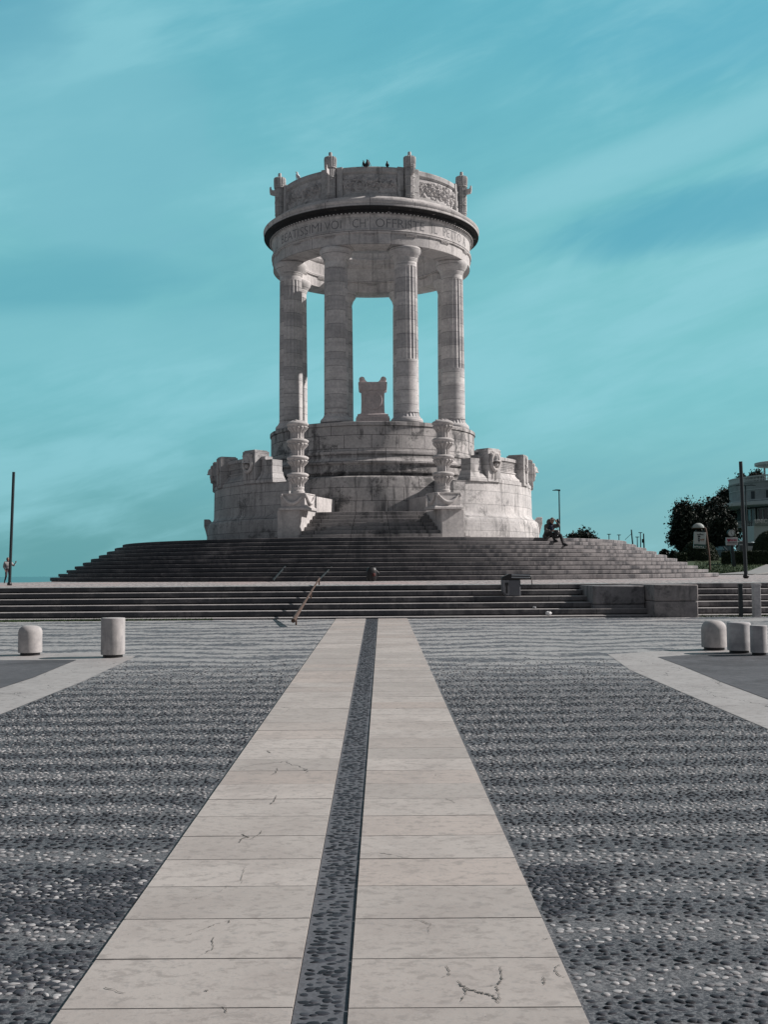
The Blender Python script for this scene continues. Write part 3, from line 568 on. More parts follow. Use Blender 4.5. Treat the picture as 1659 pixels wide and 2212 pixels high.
# columns
prof_z = []
def column(a):
    x, y = 4.19*math.sin(a), -4.19*math.cos(a); NF = 20; seg = NF*8
    def ring(z, r, dep): return (z, r, dep)
    rr = [ring(.50,.575,.0), ring(.52,.560,.0), ring(2.90,.556,.0), ring(2.905,.556,.0)]
    rr += [ring(2.93,.556,.046), ring(7.15,.528,.044), ring(7.21,.526,.0)]
    rr += [ring(7.22,.520,0), ring(7.44,.515,0)]
    mb = MB(); vs = []
    for (z, r, dep) in rr:
        for i in range(seg):
            t = (i % 8)/8; fl = math.sin(math.pi*t)**.7 if dep else 0
            an = 2*math.pi*i/seg; q = r-dep*fl; vs.append((x+q*math.sin(an), y-q*math.cos(an), 6.72+z))
    fs = [(k*seg+i, k*seg+(i+1)%seg, (k+1)*seg+(i+1)%seg, (k+1)*seg+i) for k in range(len(rr)-1) for i in range(seg)]
    mb.add(vs, fs); c = mb.build('column', M_colm, T, smooth=28)
    mb = MB()                                                # capital: necking rings, spreading echinus
    cp = [(.515,7.44),(.535,7.445),(.535,7.475),(.525,7.48),(.55,7.49),(.55,7.52),(.54,7.525),(.565,7.54),(.565,7.57),(.56,7.575),(.60,7.64),(.665,7.73),(.72,7.82),(.752,7.90),(.765,7.97),(.76,8.02),(.73,8.055),(.0,8.055)]
    mb.lathe([(r, 6.72+z) for r, z in cp], 56, cx=x, cy=y); mb.build('capital', M_colm, c, smooth=30)
    mb = MB(); ff = 24; sg = ff*6                            # base: torus below a short fluted flare
    def mod(an, r, z):
        if 6.72+.27 < z < 6.72+.485: return r-.035*abs(math.sin(an*ff/2))**.7
        return r
    bp = [(0,0.001),(.70,0.001),(.735,.04),(.748,.10),(.735,.17),(.70,.225),(.66,.25),(.655,.262),(.64,.28),(.61,.33),(.575,.40),(.56,.47),(.565,.49),(.56,.502)]
    mb.lathe([(r, 6.72+z) for r, z in bp], sg, cx=x, cy=y, mod=mod); mb.build('base', M_colm, c, smooth=28)
for k in range(8): column(A(22.5+45*k))
# entablature ring
ent = [(3.75,14.78),(4.85,14.78),(4.85,15.275),(4.92,15.285),(4.93,15.34),(4.90,15.36),(4.93,15.375),(4.93,15.41),(4.88,15.43),(4.86,15.46),(4.86,16.02),(4.90,16.05),(4.92,16.09),
       (4.92,16.115),(4.96,16.12),(4.96,16.165),(5.00,16.19),(5.06,16.21),(5.06,16.30),(5.30,16.37),(5.30,16.47),(5.27,16.50),(5.30,16.53),(5.33,16.60),(5.33,16.645),(5.22,16.66),(5.10,16.70),(5.08,16.80),(5.0,16.86),(4.90,16.95),(4.4,16.96),
       (3.98,16.96),(3.95,16.65),(3.80,16.62),(3.66,16.52),(3.66,16.46),(3.72,16.40),(3.72,16.30),(3.68,16.26),(3.74,16.1),(3.80,16.05),(3.80,15.46),(3.70,15.43),(3.67,15.38),(3.67,15.30),(3.75,15.28)]
mb = MB(); mb.lathe(ent, 192, closed=True); ento = mb.build('entablature', M_ent, T, smooth=30)
mb = MB()
for k in range(168):
    a = 2*math.pi*k/168; mb.box(-.045,.045,-.035,.02,0,.045, RZ(a, 5.0, 16.118))
mb.build('dentil_band', M_plain, ento, smooth=0)
mb = MB()
for k in range(16):
    for (R0, sgn) in ((4.85, 1), (3.75, -1)):
        a = A(22.5*k); M_ = RZ(a, R0, 15.21)
        yo = (-.055, .01) if sgn > 0 else (-.01, .055)
        mb.box(-.27,.27, yo[0], yo[1], .035, .07, M_)
        for j in range(6):
            xx = -.225+.09*j; mb.lathe([(.018,.034),(.03,-.04),(0,-.041)], 8, M=M_ @ Matrix.Translation((xx, -.028*sgn, 0)))
mb.build('guttae', M_plain, ento, smooth=40)
mb = MB()
for (w, a, b_) in (('BEATISSIMI',247,521),('VOI',541,655),("CH'",732,838),('OFFRISTE',890,1218),('IL',1271,1306),('PETTO',1346,1462),('A',1478,1492)):
    wrap_text(mb, w, 4.864, ang1(a,4.86), ang1(b_,4.86), 15.53, .40)
mb.build('inscription', M_letter, ento, smooth=0, fix=False)
# parapet with carved garland panels
par = [(4.30,16.962),(4.62,16.962),(4.62,17.06),(4.56,17.10),(4.56,17.18),(4.50,17.20),(4.50,18.14),(4.56,18.17),(4.60,18.20),(4.60,18.38),(4.57,18.43),(4.30,18.43)]
mb = MB(); mb.lathe(par, 192, closed=True); paro = mb.build('parapet', M_par, T, smooth=30)
def panel(ac, seed):
    r = np.random.default_rng(seed); nu, nv = 150, 44; a0, a1 = -A(16.2), A(16.2); z0, z1 = 17.24, 18.10
    s = np.linspace(a0, a1, nu)*4.5; t = np.linspace(z0, z1, nv); S, T_ = np.meshgrid(s, t, indexing='ij'); H = np.zeros_like(S)
    for k in range(170):
        cs_, ct = r.uniform(s[0]+.08, s[-1]-.08), 17.67+r.normal(0,.19)
        ct = min(18.02, max(17.32, ct)); an = r.uniform(0, math.pi); Ln, Wd = r.uniform(.10,.2), r.uniform(.03,.06)
        du = (S-cs_)*math.cos(an)+(T_-ct)*math.sin(an); dv = -(S-cs_)*math.sin(an)+(T_-ct)*math.cos(an)
        q_ = 1-(du/Ln)**2-(dv/Wd)**2; amp = r.uniform(.08,.19)*math.exp(-((ct-17.67)/.32)**2)+.015
        H = np.maximum(H, np.sqrt(np.clip(q_, 0, 1))*amp*(1-.45*np.exp(-(dv/.008)**2)))
    edge = np.minimum(np.minimum(S-s[0], s[-1]-S), np.minimum(T_-z0, z1-T_)); H = np.where(edge < .02, 0, H)
    Rr = 4.503+H; P = [[(float(Rr[i,j]*math.sin(ac+s[i]/4.5)), float(-Rr[i,j]*math.cos(ac+s[i]/4.5)), float(t[j])) for j in range(nv)] for i in range(nu)]
    mb = MB(); mb.grid(P); o = mb.build('garland_panel', M_relief, paro, smooth=60)
for k in range(8): panel(A(45*k), 20+k)
for k in range(8):
    for sgn in (-1, 1):
        mb = MB(); a = A(22.5+45*k)+sgn*A(4.8); M_ = RZ(a, 4.5, 0)
        mb.box(-.15,.15,-.13,.1,17.0,18.46, M_); mb.box(-.12,.12,-.16,.05,16.90,17.32, M_); mb.box(-.11,.11,-.15,.05,17.36,18.10, M_)
        mb.build('pilaster', M_par, paro, bevel=.012)
# fasces
def scal(n, dep): return lambda an, r, z: r*(1-dep*abs(math.cos(an*n/2))**3)
def fasces(a):
    x, y = 4.73*math.sin(a), -4.73*math.cos(a); mb = MB()
    mb.lathe([(0,16.93),(.19,16.93),(.19,17.0),(.225,17.0),(.225,18.44)], 96, cx=x, cy=y, mod=scal(16,.16))
    mb.lathe([(.225,18.40),(.285,18.45),(.295,18.80),(.285,18.90),(.26,18.92),(0,18.92)], 112, cx=x, cy=y, mod=scal(16,.14))
    mb.box(-.1,.1,-.12,.1,16.84,16.99, Matrix.Translation((x,y,0)) @ Matrix.Rotation(a,4,'Z'))
    o = mb.build('fasces', M_par, T, smooth=50)
    mb = MB()
    for (z, h) in ((18.40,.07),(18.50,.05),(17.95,.06),(17.50,.06),(17.10,.05)):
        mb.lathe([(.22,z),(.243 if z < 18.3 else .275,z+.008),(.243 if z < 18.3 else .275,z+h-.008),(.22,z+h)], 40, cx=x, cy=y)
    for s_ in (-1, 1):
        mb.tube([(x+.235*math.sin(an), y-.235*math.cos(an), 17.6+.3*(an-a+.9)/1.8*1) for an in np.linspace(a-.9*s_, a+.9*s_, 9)], .018, 6)
    mb.build('strap', M_par, o, smooth=30)
    mb = MB(); mb.lathe([(0,18.9),(.085,18.9),(.08,19.14),(.07,19.16),(0,19.16)], 16, cx=x, cy=y); mb.build('peg', M_par, o)
    mb = MB(); M_ = Matrix.Rotation(a, 4, 'Z') @ Matrix.Translation((0, -4.73, 0)) @ Matrix.Rotation(R_(-90), 4, 'Z')
    blade = [(.12,18.03),(.30,18.03),(.47,18.06),(.50,18.20),(.50,18.42),(.44,18.44),(.43,18.34),(.38,18.28),(.30,18.30),(.22,18.36),(.12,18.36)]
    mb.prism(blade, -.05, .05, M_); mb.box(.18,.235,-.06,.06,17.2,18.03, M_); mb.build('axe_blade', M_plain, o, bevel=.01)
for k in range(8): fasces(A(22.5+45*k))
# enclosure wings round the drum
for sg in (-1, 1):
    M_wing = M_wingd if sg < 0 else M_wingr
    a0, a1 = sorted((sg*A(27.2), sg*A(152)))
    wp = [(6.5,HT),(8.03,HT),(8.03,2.10),(7.99,2.115),(8.0,2.20),(7.97,2.29),(7.90,2.35),(7.84,2.37),(7.84,2.40),(7.77,2.44),(7.72,2.51),(7.70,2.60),(7.68,3.86),(7.66,3.88),(7.70,3.885),(7.70,3.90),(6.5,3.90)]
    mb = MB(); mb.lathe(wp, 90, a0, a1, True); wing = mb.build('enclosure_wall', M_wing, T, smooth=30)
    a0, a1 = sorted((sg*A(38.5), sg*A(151)))
    pp = [(7.0,3.90),(7.68,3.902),(7.68,4.04),(7.62,4.06),(7.60,4.16),(7.50,4.24),(7.44,4.34),(7.42,4.42),(7.46,4.42),(7.46,4.47),(7.38,4.47),(7.38,4.95),(7.46,4.95),(7.46,5.07),(7.42,5.10),(7.0,5.10)]
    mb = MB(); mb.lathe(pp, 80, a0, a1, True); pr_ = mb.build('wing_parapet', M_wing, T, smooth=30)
    # net of little scales carved in the sunk panels
    mb = MB()
    for (b0, b1) in ((47.5, 63.2), (69, 84.5), (92, 107)):
        nx = int((b1-b0)/57.3*7.4/.085)
        for j in range(6):
            for i in range(nx):
                an = sg*A(b0+(b1-b0)*(i+.5*(j % 2)+.25)/nx); mb.ell((0,0,0), (.036,.022,.036), 6, 4, RZ(an, 7.385, 4.51+.076*j))
    mb.build('scale_net', M_wing, pr_, smooth=60)
    # floor fill between wall and drum, end block, pillars
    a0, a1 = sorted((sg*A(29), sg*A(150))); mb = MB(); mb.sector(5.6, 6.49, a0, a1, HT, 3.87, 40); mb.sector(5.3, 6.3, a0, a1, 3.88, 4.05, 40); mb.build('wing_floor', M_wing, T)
    mb = MB(); an = sg*A(36.8); M_ = RZ(an, 7.35, 0)
    mb.box(-.30,.30,-.22,.42,4.42,4.92, M_)
    fr_ = [(3.905,.50),(4.03,.50),(4.04,.47),(4.10,.45),(4.18,.40),(4.26,.355),(4.33,.335),(4.335,.345),(4.38,.345),(4.385,.305),(4.42,.305)]
    vs_ = []
    for (z_, e_) in fr_: vs_ += [tuple(M_ @ Vector(q_)) for q_ in ((-e_,-e_+.08,z_),(e_,-e_+.08,z_),(e_,.45,z_),(-e_,.45,z_))]
    mb.add(vs_, [(k_*4+i_, k_*4+(i_+1)%4, (k_+1)*4+(i_+1)%4, (k_+1)*4+i_) for k_ in range(len(fr_)-1) for i_ in range(4)]+[(3,2,1,0),tuple((len(fr_)-1)*4+i_ for i_ in range(4))])
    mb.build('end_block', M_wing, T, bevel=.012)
    for (dg_, kind) in ((44,'helmet'),(66,'sword'),(88,'helmet'),(110,'sword'),(132,'helmet')):
        an = sg*A(dg_); w_ = .43 if kind == 'helmet' else .36; top = 5.34 if kind == 'helmet' else 5.30
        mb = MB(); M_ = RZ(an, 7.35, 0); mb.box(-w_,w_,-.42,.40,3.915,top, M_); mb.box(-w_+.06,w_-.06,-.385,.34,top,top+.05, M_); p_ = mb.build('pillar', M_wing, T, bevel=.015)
        M_ = RZ(an, 7.77, 0)
        if kind == 'helmet':
            mb = MB(); ptsw = [(.27*math.sin(t), -.06, 4.80-.37*math.cos(t)*1.0) for t in np.linspace(0, 2*math.pi, 29)]
            mb.tube(ptsw, [.085+.012*math.sin(i*2.2) for i in range(29)], 10, M_)
            for s_ in (-1, 1): mb.ell((s_*.27,-.07,5.13), (.07,.06,.07), 8, 6, M_); mb.ell((s_*.15,-.07,5.19),(.06,.05,.05),8,6,M_)
            mb.tube([(-.12,-.03,4.36),(-.14,-.03,4.05)], .018, 6, M_); mb.tube([(.06,-.03,4.36),(.05,-.03,4.0)], .018, 6, M_)
            mb.build('wreath', M_plain, p_, smooth=60)
            mb = MB(); hp = [(.0,.27),(.06,.262),(.12,.23),(.165,.17),(.185,.08),(.188,.02),(.25,-.03),(.255,-.05),(.18,-.03)]
            mb.lathe([(r, z+4.84) for r, z in hp], 24, M=M_ @ Matrix.Translation((0,-.08,0)))
            mb.tube([(0,-.28,4.86),(0,-.24,5.02),(0,-.10,5.125),(0,.0,5.12)], .025, 6, M_); mb.ell((0,-.10,4.68), (.11,.10,.12), 12, 8, M_)
            mb.build('helmet', M_plain, p_, smooth=50)
        else:
            mb = MB(); mb.tube([(0,-.03,5.14),(0,-.03,4.88)], [.045,.04], 8, M_); mb.ell((0,-.03,5.17),(.06,.04,.05),8,6,M_)
            mb.box(-.13,.13,-.06,.0,4.84,4.89,M_); mb.prism([(-.06,4.84),(.06,4.84),(.045,4.1),(0,3.98),(-.045,4.1)], -.05, .0, M_)
            ptsw = [(.12*math.sin(t), -.05, 4.66-.13*math.cos(t)) for t in np.linspace(0, 2*math.pi, 17)]; mb.tube(ptsw, .04, 8, M_)
            mb.build('sword', M_plain, p_, smooth=50)
    # stone ship's-prow bracket at the side of the wall
    mb = MB(); prow = [(0,2.55),(.16,2.6),(.24,2.74),(.30,2.80),(.54,2.80),(.54,2.45),(.46,2.2),(.40,1.95),(.30,2.10),(.10,2.2)]
    M_ = Matrix.Rotation(R_(0) if sg > 0 else R_(180), 4, 'Z') @ Matrix.Translation((7.72,0,-.17)); mb.prism(prow, -.14, .14, M_); mb.build('prow_bracket', M_wing, T, bevel=.02)
# central flight, radial cheeks and pedestals
mb = MB(); fl = []
for i in range(7):
    ro = 10.75-.34*i; h0 = HT+.1643*i-(.01 if i else 0); h1 = HT+.1643*(i+1)
    mb = MB(); prof = [(ro-.04,h0),(ro-.04,h0+.03),(ro,h0+.03),(ro,h1-.01),(ro-.01,h1),((ro-.6) if i < 6 else 5.69,h1),((ro-.6) if i < 6 else 5.69,h0)]
    mb.lathe(prof, 20, A(-15.2), A(15.2), True); mb.build('flight_step', M_flight, T, smooth=30)
for sg in (-1, 1):
    mb = MB(); a0, a1 = sorted((sg*A(15.3), sg*A(20.4))); mb.sector(8.3, 10.66, a0, a1, HT+.001, 2.475, 6)
    mb.build('cheek_pedestal', M_plain, T, bevel=.012)
    mb = MB(); a0, a1 = sorted((sg*A(16.5), sg*A(22.0))); mb.sector(5.72, 8.05, a0, a1, HT+.002, 3.18, 6); mb.build('cheek_block', M_plain, T, bevel=.012)
    mb = MB(); a0, a1 = sorted((sg*A(22.2), sg*A(27.1))); mb.sector(5.73, 6.9, a0, a1, HT+.003, 3.0, 6)
    for i in range(4): mb.sector(6.9, 9.0-.35*i, a0, a1, HT+.15*i+.004, HT+.15*(i+1), 5)
    mb.build('side_steps', M_flight, T, smooth=0)
# altar in the middle of the temple
al = empty('stone_altar', (CX+.02, CY, EYE+6.72), 0, 'carved stone altar with twin scroll ends between the columns', 'altar')
def oct_prof(mb, rings, dy=.62):                            # stacked boxes that flare: (z, halfwidth)
    vs = []; 
    for (z, w) in rings: vs += [(-w,-w*dy,z),(w,-w*dy,z),(w,w*dy,z),(-w,w*dy,z)]
    n_ = len(rings); fs = [(k*4+i, k*4+(i+1)%4, (k+1)*4+(i+1)%4, (k+1)*4+i) for k in range(n_-1) for i in range(4)]
    fs += [(3,2,1,0), tuple((n_-1)*4+i for i in range(4))]; mb.add(vs, fs)
mb = MB(); zz = lambda yc: 9.29-6.72-(yc-440)*.001415
rg = [(0.001,.83),(zz(1710),.83),(zz(1708),.81),(zz(1650),.80),(zz(1645),.755),(zz(1580),.75),(zz(1562),.72),(zz(1545),.61),(zz(1520),.585),(zz(1470),.575),(zz(1100),.56),(zz(760),.575),(zz(740),.60),(zz(725),.66),(zz(700),.69),(zz(560),.70),(zz(545),.68),(zz(540),.70),(zz(535),.705),(zz(460),.705),(zz(445),.69)]
oct_prof(mb, rg); mb.build('altar_body', M_altar, al, smooth=30)
mb = MB(); 
for s_ in (-1, 1):
    M_ = Matrix.Translation((s_*.525, -.30, 2.70)) @ Matrix.Rotation(R_(-90), 4, 'X'); mb.lathe([(0,0),(.145,0),(.145,.6),(0,.6)], 28, M=M_)
    mb.prism([(s_*.60,2.56),(s_*.40,2.74),(s_*.33,2.64),(s_*.22,2.565)] if s_ > 0 else [(-.22,2.565),(-.33,2.64),(-.40,2.74),(-.60,2.56)], -.28, .28)
so = mb.build('scroll', M_altar, al, smooth=40)
mb = MB()
for s_ in (-1, 1):
    star = []
    for k in range(10):
        rr_ = .105 if k % 2 == 0 else .042; star.append((s_*.525+rr_*math.sin(k*math.pi/5), 2.70+rr_*math.cos(k*math.pi/5)))
    mb.prism(star, -.33, -.295)
mb.build('star', M_plain, so, smooth=0)
mb = MB(); M_ = Matrix.Translation((0,-.34,zz(1080))) @ Matrix.Rotation(R_(-90), 4, 'X')
mb.lathe([(.47,.04),(.47,-.02),(.455,-.045),(.40,-.05),(.375,-.035),(.36,-.01),(.33,.0),(0,.005)], 48, M=M_)
mb.ell((-.03,.02,.0),(.16,.06,.02),10,6,M_); mb.ell((.04,.10,.0),(.05,.14,.02),10,6,M_)
mb.build('round_medallion', M_altar, al, smooth=40)
# candelabra of stacked stone urns
px = .00227
def candelabrum(sg, label):
    rr_ = 10.2; a = sg*A(16.6); ca_ = empty('stone_candelabrum', (CX+rr_*math.sin(a), CY-rr_*math.cos(a), EYE+2.476), sg*R_(18), label, 'candelabrum', 'candelabra flanking the central flight')
    w = .50; hb_ = .66; mb = MB()
    rings_ = [(0.0,.60),(.07,.60),(.10,.57),(.13,.53),(.15,.515),(.60,.50),(.62,.53),(.66,.53)]
    oct_prof(mb, rings_, 1.0); blk_ = mb.build('garland_block', M_plain, ca_, smooth=30)
    mb = MB()
    for q_ in range(4):
        M_ = Matrix.Rotation(q_*math.pi/2, 4, 'Z'); pts_ = [(x_, -.52-.03, .56-.30*(1-(x_/.42)**2)) for x_ in np.linspace(-.42,.42,13)]
        mb.tube(pts_, [.03+.045*(1-(x_/.42)**2) for x_ in np.linspace(-.42,.42,13)], 8, M_)
        mb.ell((-.46,-.53,.57),(.075,.07,.09),8,6,M_)
    mb.build('garland', M_plain, blk_, smooth=60)
    H0 = .66; top = 3.60; k = (top-H0)/((1412-130)*px); Z = lambda yc: H0+(1412-yc)*px*k
    tiers = []
    foot = [(130,1412),(128,1400),(120,1398),(125,1380),(122,1362),(110,1350),(108,1320),(116,1305),(110,1290)]
    def tier(base): return [(110,base+300-0),(103,base+290),(106,base+282),(100,base+262),(100,base+160),(103,base+140),(115,base+110),(140,base+72),(168,base+40),(172,base+30),(186,base+22),(196,base+6),(196,base-8),(184,base-22),(150,base-38),(112,base-42)]
    def mk(pf, nm, par_, seg=96):
        mb = MB()
        def mod(an, r, z): return r
        mb.lathe([(r*px, Z(y)) for r, y in pf], seg, mod=mod); return mb.build(nm, M_plain, par_, smooth=35)
    mk([(0,1413)]+foot+[(0,1289)], 'foot', ca_)
    for base in (1085, 788, 491, 194):
        tp = tier(base)
        if base == 1085: tp[0] = (110,1290)
        if base == 194: tp = tp[:-2]+[(184,170),(150,152),(118,140),(95,128),(0,124)]
        else: tp += [(0,base-43)]
        u = mk([(0,tp[0][1])]+tp, 'urn', ca_)
        mb = MB()                                            # pendent leaves and beads under each rim
        for q_ in range(14):
            M_ = Matrix.Rotation(2*math.pi*q_/14, 4, 'Z')
            mb.tube([(0,-104*px,Z(base+165)),(0,-112*px,Z(base+118)),(0,-140*px,Z(base+82)),(0,-176*px,Z(base+52)),(0,-182*px,Z(base+62))], [.014,.05,.062,.05,.02], 6, M_)
            if q_ % 1 == 0: mb.tube([(0,-101*px,Z(base+262)),(0,-102*px,Z(base+150))], .026, 6, M_)
        mb.build('leaf_ring', M_plain, u, smooth=60)
    if True:
        mb = MB()
        for q_ in range(26):
            t = random.random()*6.28; r0 = random.random()*.26; mb.ell((r0*math.cos(t), r0*math.sin(t), top-.01), (.06,.06,.03), 6, 5)
        mb.build('broken_crown', M_plain, ca_, smooth=60)
    return ca_
candelabrum(-1, 'tall stone candelabrum of stacked urns left of the central flight')
candelabrum(1, 'tall stone candelabrum of stacked urns right of the central flight')

# ================================================================ things on and around the terrace
def hz(y): return EYE-.30
# ---- bollards
def bollard(xu, yb, wu, hu, label, m, rr=.35, group='stone bollards beside the asphalt', lean=0):
    p = G(xu, yb); w = wu/F*p.y*1.0; h = hu/F*p.y; o = empty('stone_bollard', (p.x, p.y, gz(p.y)+.006), random.random()*6, label, 'bollard', group)
    R0 = w/2; mb = MB(); t = R0*rr*1.2
    prof = [(0,.045),(R0*.985,.045),(R0,.07),(R0*.995,h*.5)]+[(R0-t+t*math.cos(a), h-t+t*math.sin(a)) for a in np.linspace(0, math.pi/2, 7)]+[(0,h+.004)]
    mb.lathe(prof, 40); mb.build('shaft', m, o, smooth=40)
    mb = MB(); mb.lathe([(0,0),(R0*.82,0),(R0*.82,.046)], 32); mb.build('base_disc', M_black, o)
    return o
bollard(64, 1415.5, 50, 63, 'short round topped stone bollard at the far left edge', M_boll, .5)
bollard(243, 1420, 51, 84, 'tall flat topped marble bollard with faint streaks, left of the walkway', M_boll, .06)
bollard(1544, 1404, 53, 63, 'grey round topped stone bollard, leftmost of the three at right', M_boll, .6)
bollard(1598, 1411, 50, 66, 'pale stone bollard in the middle of the three at right', M_boll2, .18)
bollard(1641, 1416, 36, 64, 'pale narrow bollard nearest the right edge of the asphalt', M_boll2, .12)
# ---- two slim posts on the lower steps, far right
for (xu, w, lab, m) in ((1597, 8, 'thin dark post standing against the lower steps at far right', M_dark), (1631, 15, 'pale square stone post standing against the lower steps at far right', M_boll2)):
    y = 28.42; X = (xu-829.5)/F*y; ww = w/F*y/2; z0 = gz(y); mb = MB()
    mb.box(-ww,ww,-ww,ww,0,.80); mb.box(-ww*1.15,ww*1.15,-ww*1.15,ww*1.15,.80,.86)
    tag(mb.build('edge_post', m, None, (X,y,z0), bevel=.01), lab, 'post')
# ---- handrails
def rail(name, p0, p1, rad, posts, label, m, cat='handrail'):
    o = empty(name, (p0.x, p0.y, 0), 0, label, cat); mb = MB(); d0 = Vector((p0.x, p0.y, 0))
    n_ = 8; mb.tube([p0.lerp(p1, i/n_)-d0 for i in range(n_+1)], rad, 8); mb.build('rail', m, o)
    for (t, zb) in posts:
        q_ = p0.lerp(p1, t); mb = MB(); mb.tube([Vector((q_.x, q_.y, zb))-d0, q_-d0], .022, 8); mb.build('leg', m, o)
    return o
p0 = at(633, 1341, 25.6); p1 = at(690, 1249, 32.2)
rail('handrail', p0, p1, [.052,.050,.042,.034,.030,.028,.026,.025,.025], [(.09, gz(26.2)), (.62, EYE-.70), (.98, hplat(0,32))], 'rust brown handrail climbing the straight steps left of the walkway', M_rust)
for (xa, yb_, xb, yt, lab) in ((590,1253,628,1210,'dark handrail at the left foot of the circular stairs'),(690,1251,735,1206,'dark handrail on the circular stairs above the rust brown one')):
    q0 = at(xa, yb_, 37.2); q1 = at(xb, yt, 40.0); rail('handrail', q0, q1, .03, [(.03, EYE-.31), (.5, q0.lerp(q1,.5).z-.75), (.98, q1.z-.75)], lab, M_dark)
# ---- rucksack with a red pocket
p = at(803, 1252.5, 37.0); rk = empty('rucksack', (p.x, p.y, EYE-.305), R_(20), 'small dark rucksack with a red pocket at the foot of the circular stairs', 'rucksack')
mb = MB(); mb.ell((0,0,.24), (.17,.12,.25), 12, 8, fn=lambda q_: 1/(abs(q_[0])**4+abs(q_[1])**4+abs(q_[2])**4)**.25); mb.build('sack', M_black, rk, smooth=60)
mb = MB(); mb.ell((.03,-.12,.22), (.055,.05,.06), 10, 7, fn=lambda q_: 1/(abs(q_[0])**4+abs(q_[1])**4+abs(q_[2])**4)**.25); mb.build('pocket', plain('red_cloth', (.08,.02,.018), .8), rk, smooth=60)
mb = MB(); mb.tube([(-.06,0,.46),(-.05,0,.53),(.05,0,.53),(.06,0,.46)], .012, 6); mb.tube([(.12,-.05,.40),(.24,-.04,.28),(.18,-.02,.06)], .014, 6); mb.build('strap', M_black, rk)
# ---- aluminium case on the third step
cz = EYE-(.376+.32); cy_ = 30.3+.26; cxx = (1084-829.5)/F*30.3; k_ = 30.3/F
case = empty('metal_case', (cxx, cy_, cz), 0, 'silver hard shell case with dark handle standing on the straight steps', 'case')
mb = MB(); wb = 40*k_; hb2 = 36*k_
mb.prism([(.0,hb2),(.015,.12),(.12,0),(wb,0.0),(wb,hb2)], -.20, .20); mb.build('shell', M_alud, case, bevel=.03)
mb = MB(); mb.prism([(.015,hb2-.01),(.20,hb2-.01),(.20,.02),(.13,.02),(.03,.13)], -.212, -.201); mb.build('side_panel', plain('grey_panel', (.20,.20,.215), .45, .3), case, bevel=.006)
mb = MB(); mb.box(.10,.145,-.245,-.21,.08,.34); mb.box(.08,.17,-.25,-.21,.30,.38); mb.build('handle', M_black, case, bevel=.012)
lid = MB(); lid.prism([(-.01,hb2+.002),(.0,hb2+.07),(.20,hb2+.16),(62*k_,hb2+.13),(64*k_,hb2+.002)], -.22, .22); lo_ = lid.build('lid', M_black, case, bevel=.02)
mb = MB(); mb.prism([(.26,hb2+.115),(.27,hb2+.155),(60*k_,hb2+.128),(60*k_,hb2+.095)], -.236, -.222); mb.prism([(.26,hb2+.05),(.26,hb2+.085),(60*k_,hb2+.07),(60*k_,hb2+.035)], -.236, -.222); mb.build('trim_bar', M_alu, lo_, bevel=.004)
mb = MB(); mb.tube([(62*k_,-.18,hb2+.05),(64*k_,-.2,hb2-.02),(65*k_,-.2,hb2-.14)], .014, 6); mb.build('strap', M_black, case)
# ---- paper scraps
for (xu, yu, y, s_, lab) in ((1182.5,1326,29.0,.085,'crumpled white paper scrap on the lowest straight step'),(1152,1311,29.6,.05,'small grey paper scrap one step above the white one')):
    i_ = 5 if s_ > .06 else 4; z0 = EYE-(.376+.16*i_); X = (xu-829.5)/F*y; mb = MB(); r_ = random.Random(3)
    mb.ell((0,0,s_*.7), (s_,s_*.8,s_*.7), 8, 6, fn=lambda q_: .75+.45*r_.random()); tag(mb.build('paper_scrap', M_white if i_ == 5 else plain('grey_paper', (.35,.36,.37), .8), None, (X, y-.05, z0), smooth=0), lab, 'litter')
# ---- the two tall bare poles
def pole(xb, yb, xt, yt, y, w, label):
    b_ = at(xb, yb, y); t_ = at(xt, yt, y); o = empty('bare_pole', (b_.x, b_.y, b_.z), 0, label, 'pole')
    mb = MB(); mb.tube([(0,0,0), t_-b_], [w*1.05, w], 12); mb.build('shaft', M_dark, o); mb = MB(); mb.ell((0,0,.03),(w*1.7,w*1.7,.09),12,8); mb.build('foot', M_black, o)
pole(19.5, 1264, 28.6, 1019.5, 34.5, .045, 'tall thin dark pole at the left edge of the terrace')
pole(1612.5, 1247, 1600.8, 997, 37.5, .062, 'tall thin dark pole before the curved building at right')

# ---- birds
def bird(name, xu, yu_foot, h, yaw, dark, label, cat, group=None, tilt=0, th=None):
    a = th; r = 4.46; X = r*math.sin(a); Y = -r*math.cos(a)
    o = empty(name, (CX+X, CY+Y, EYE+18.435), yaw, label, cat, group); k = h/.30
    m = plain('pigeon_grey', (.02,.022,.028), .6) if dark else plain('gull_white', (.72,.74,.76), .6)
    mb = MB(); M_ = Matrix.Scale(k, 4) @ Matrix.Rotation(tilt, 4, 'Y')
    pts_ = [(-.17,0,.06),(-.10,0,.085),(-.04,0,.12),(.02,0,.155),(.05,0,.20),(.058,0,.235),(.075,0,.258),(.098,0,.262)]
    mb.tube(pts_, [.012,.03,.055,.06,.045,.028,.030,.012], 10, M_); mb.build('body', m, o, smooth=70)
    mb = MB(); mb.tube([(.095,0,.262),(.135,0,.250)], [.010,.003], 6, M_); mb.build('beak', M_black if dark else plain('yellow_beak', (.4,.25,.05)), o)
    for s_ in (-1, 1):
        mb = MB(); mb.tube([(.0,s_*.02,.10),(.0,s_*.02,.0),(.03,s_*.02,.003)], [.007,.006,.005], 5, Matrix.Scale(k,4)); mb.build('leg', plain('bird_leg', (.2,.08,.06)), o)
        mb = MB(); mb.tube([(.03,s_*.045,.17),(-.05,s_*.055,.12),(-.14,s_*.03,.07)], [.02,.035,.008], 8, M_); mb.build('wing', m if dark else plain('gull_grey', (.3,.32,.35)), o, smooth=70)
def tha(xu, r=4.46):
    t = (xu-805)/F; a = 0
    for _ in range(20): a = math.asin((t*(54.1-r*math.cos(a)))/r)
    return a
grp = 'dark pigeons on the parapet'
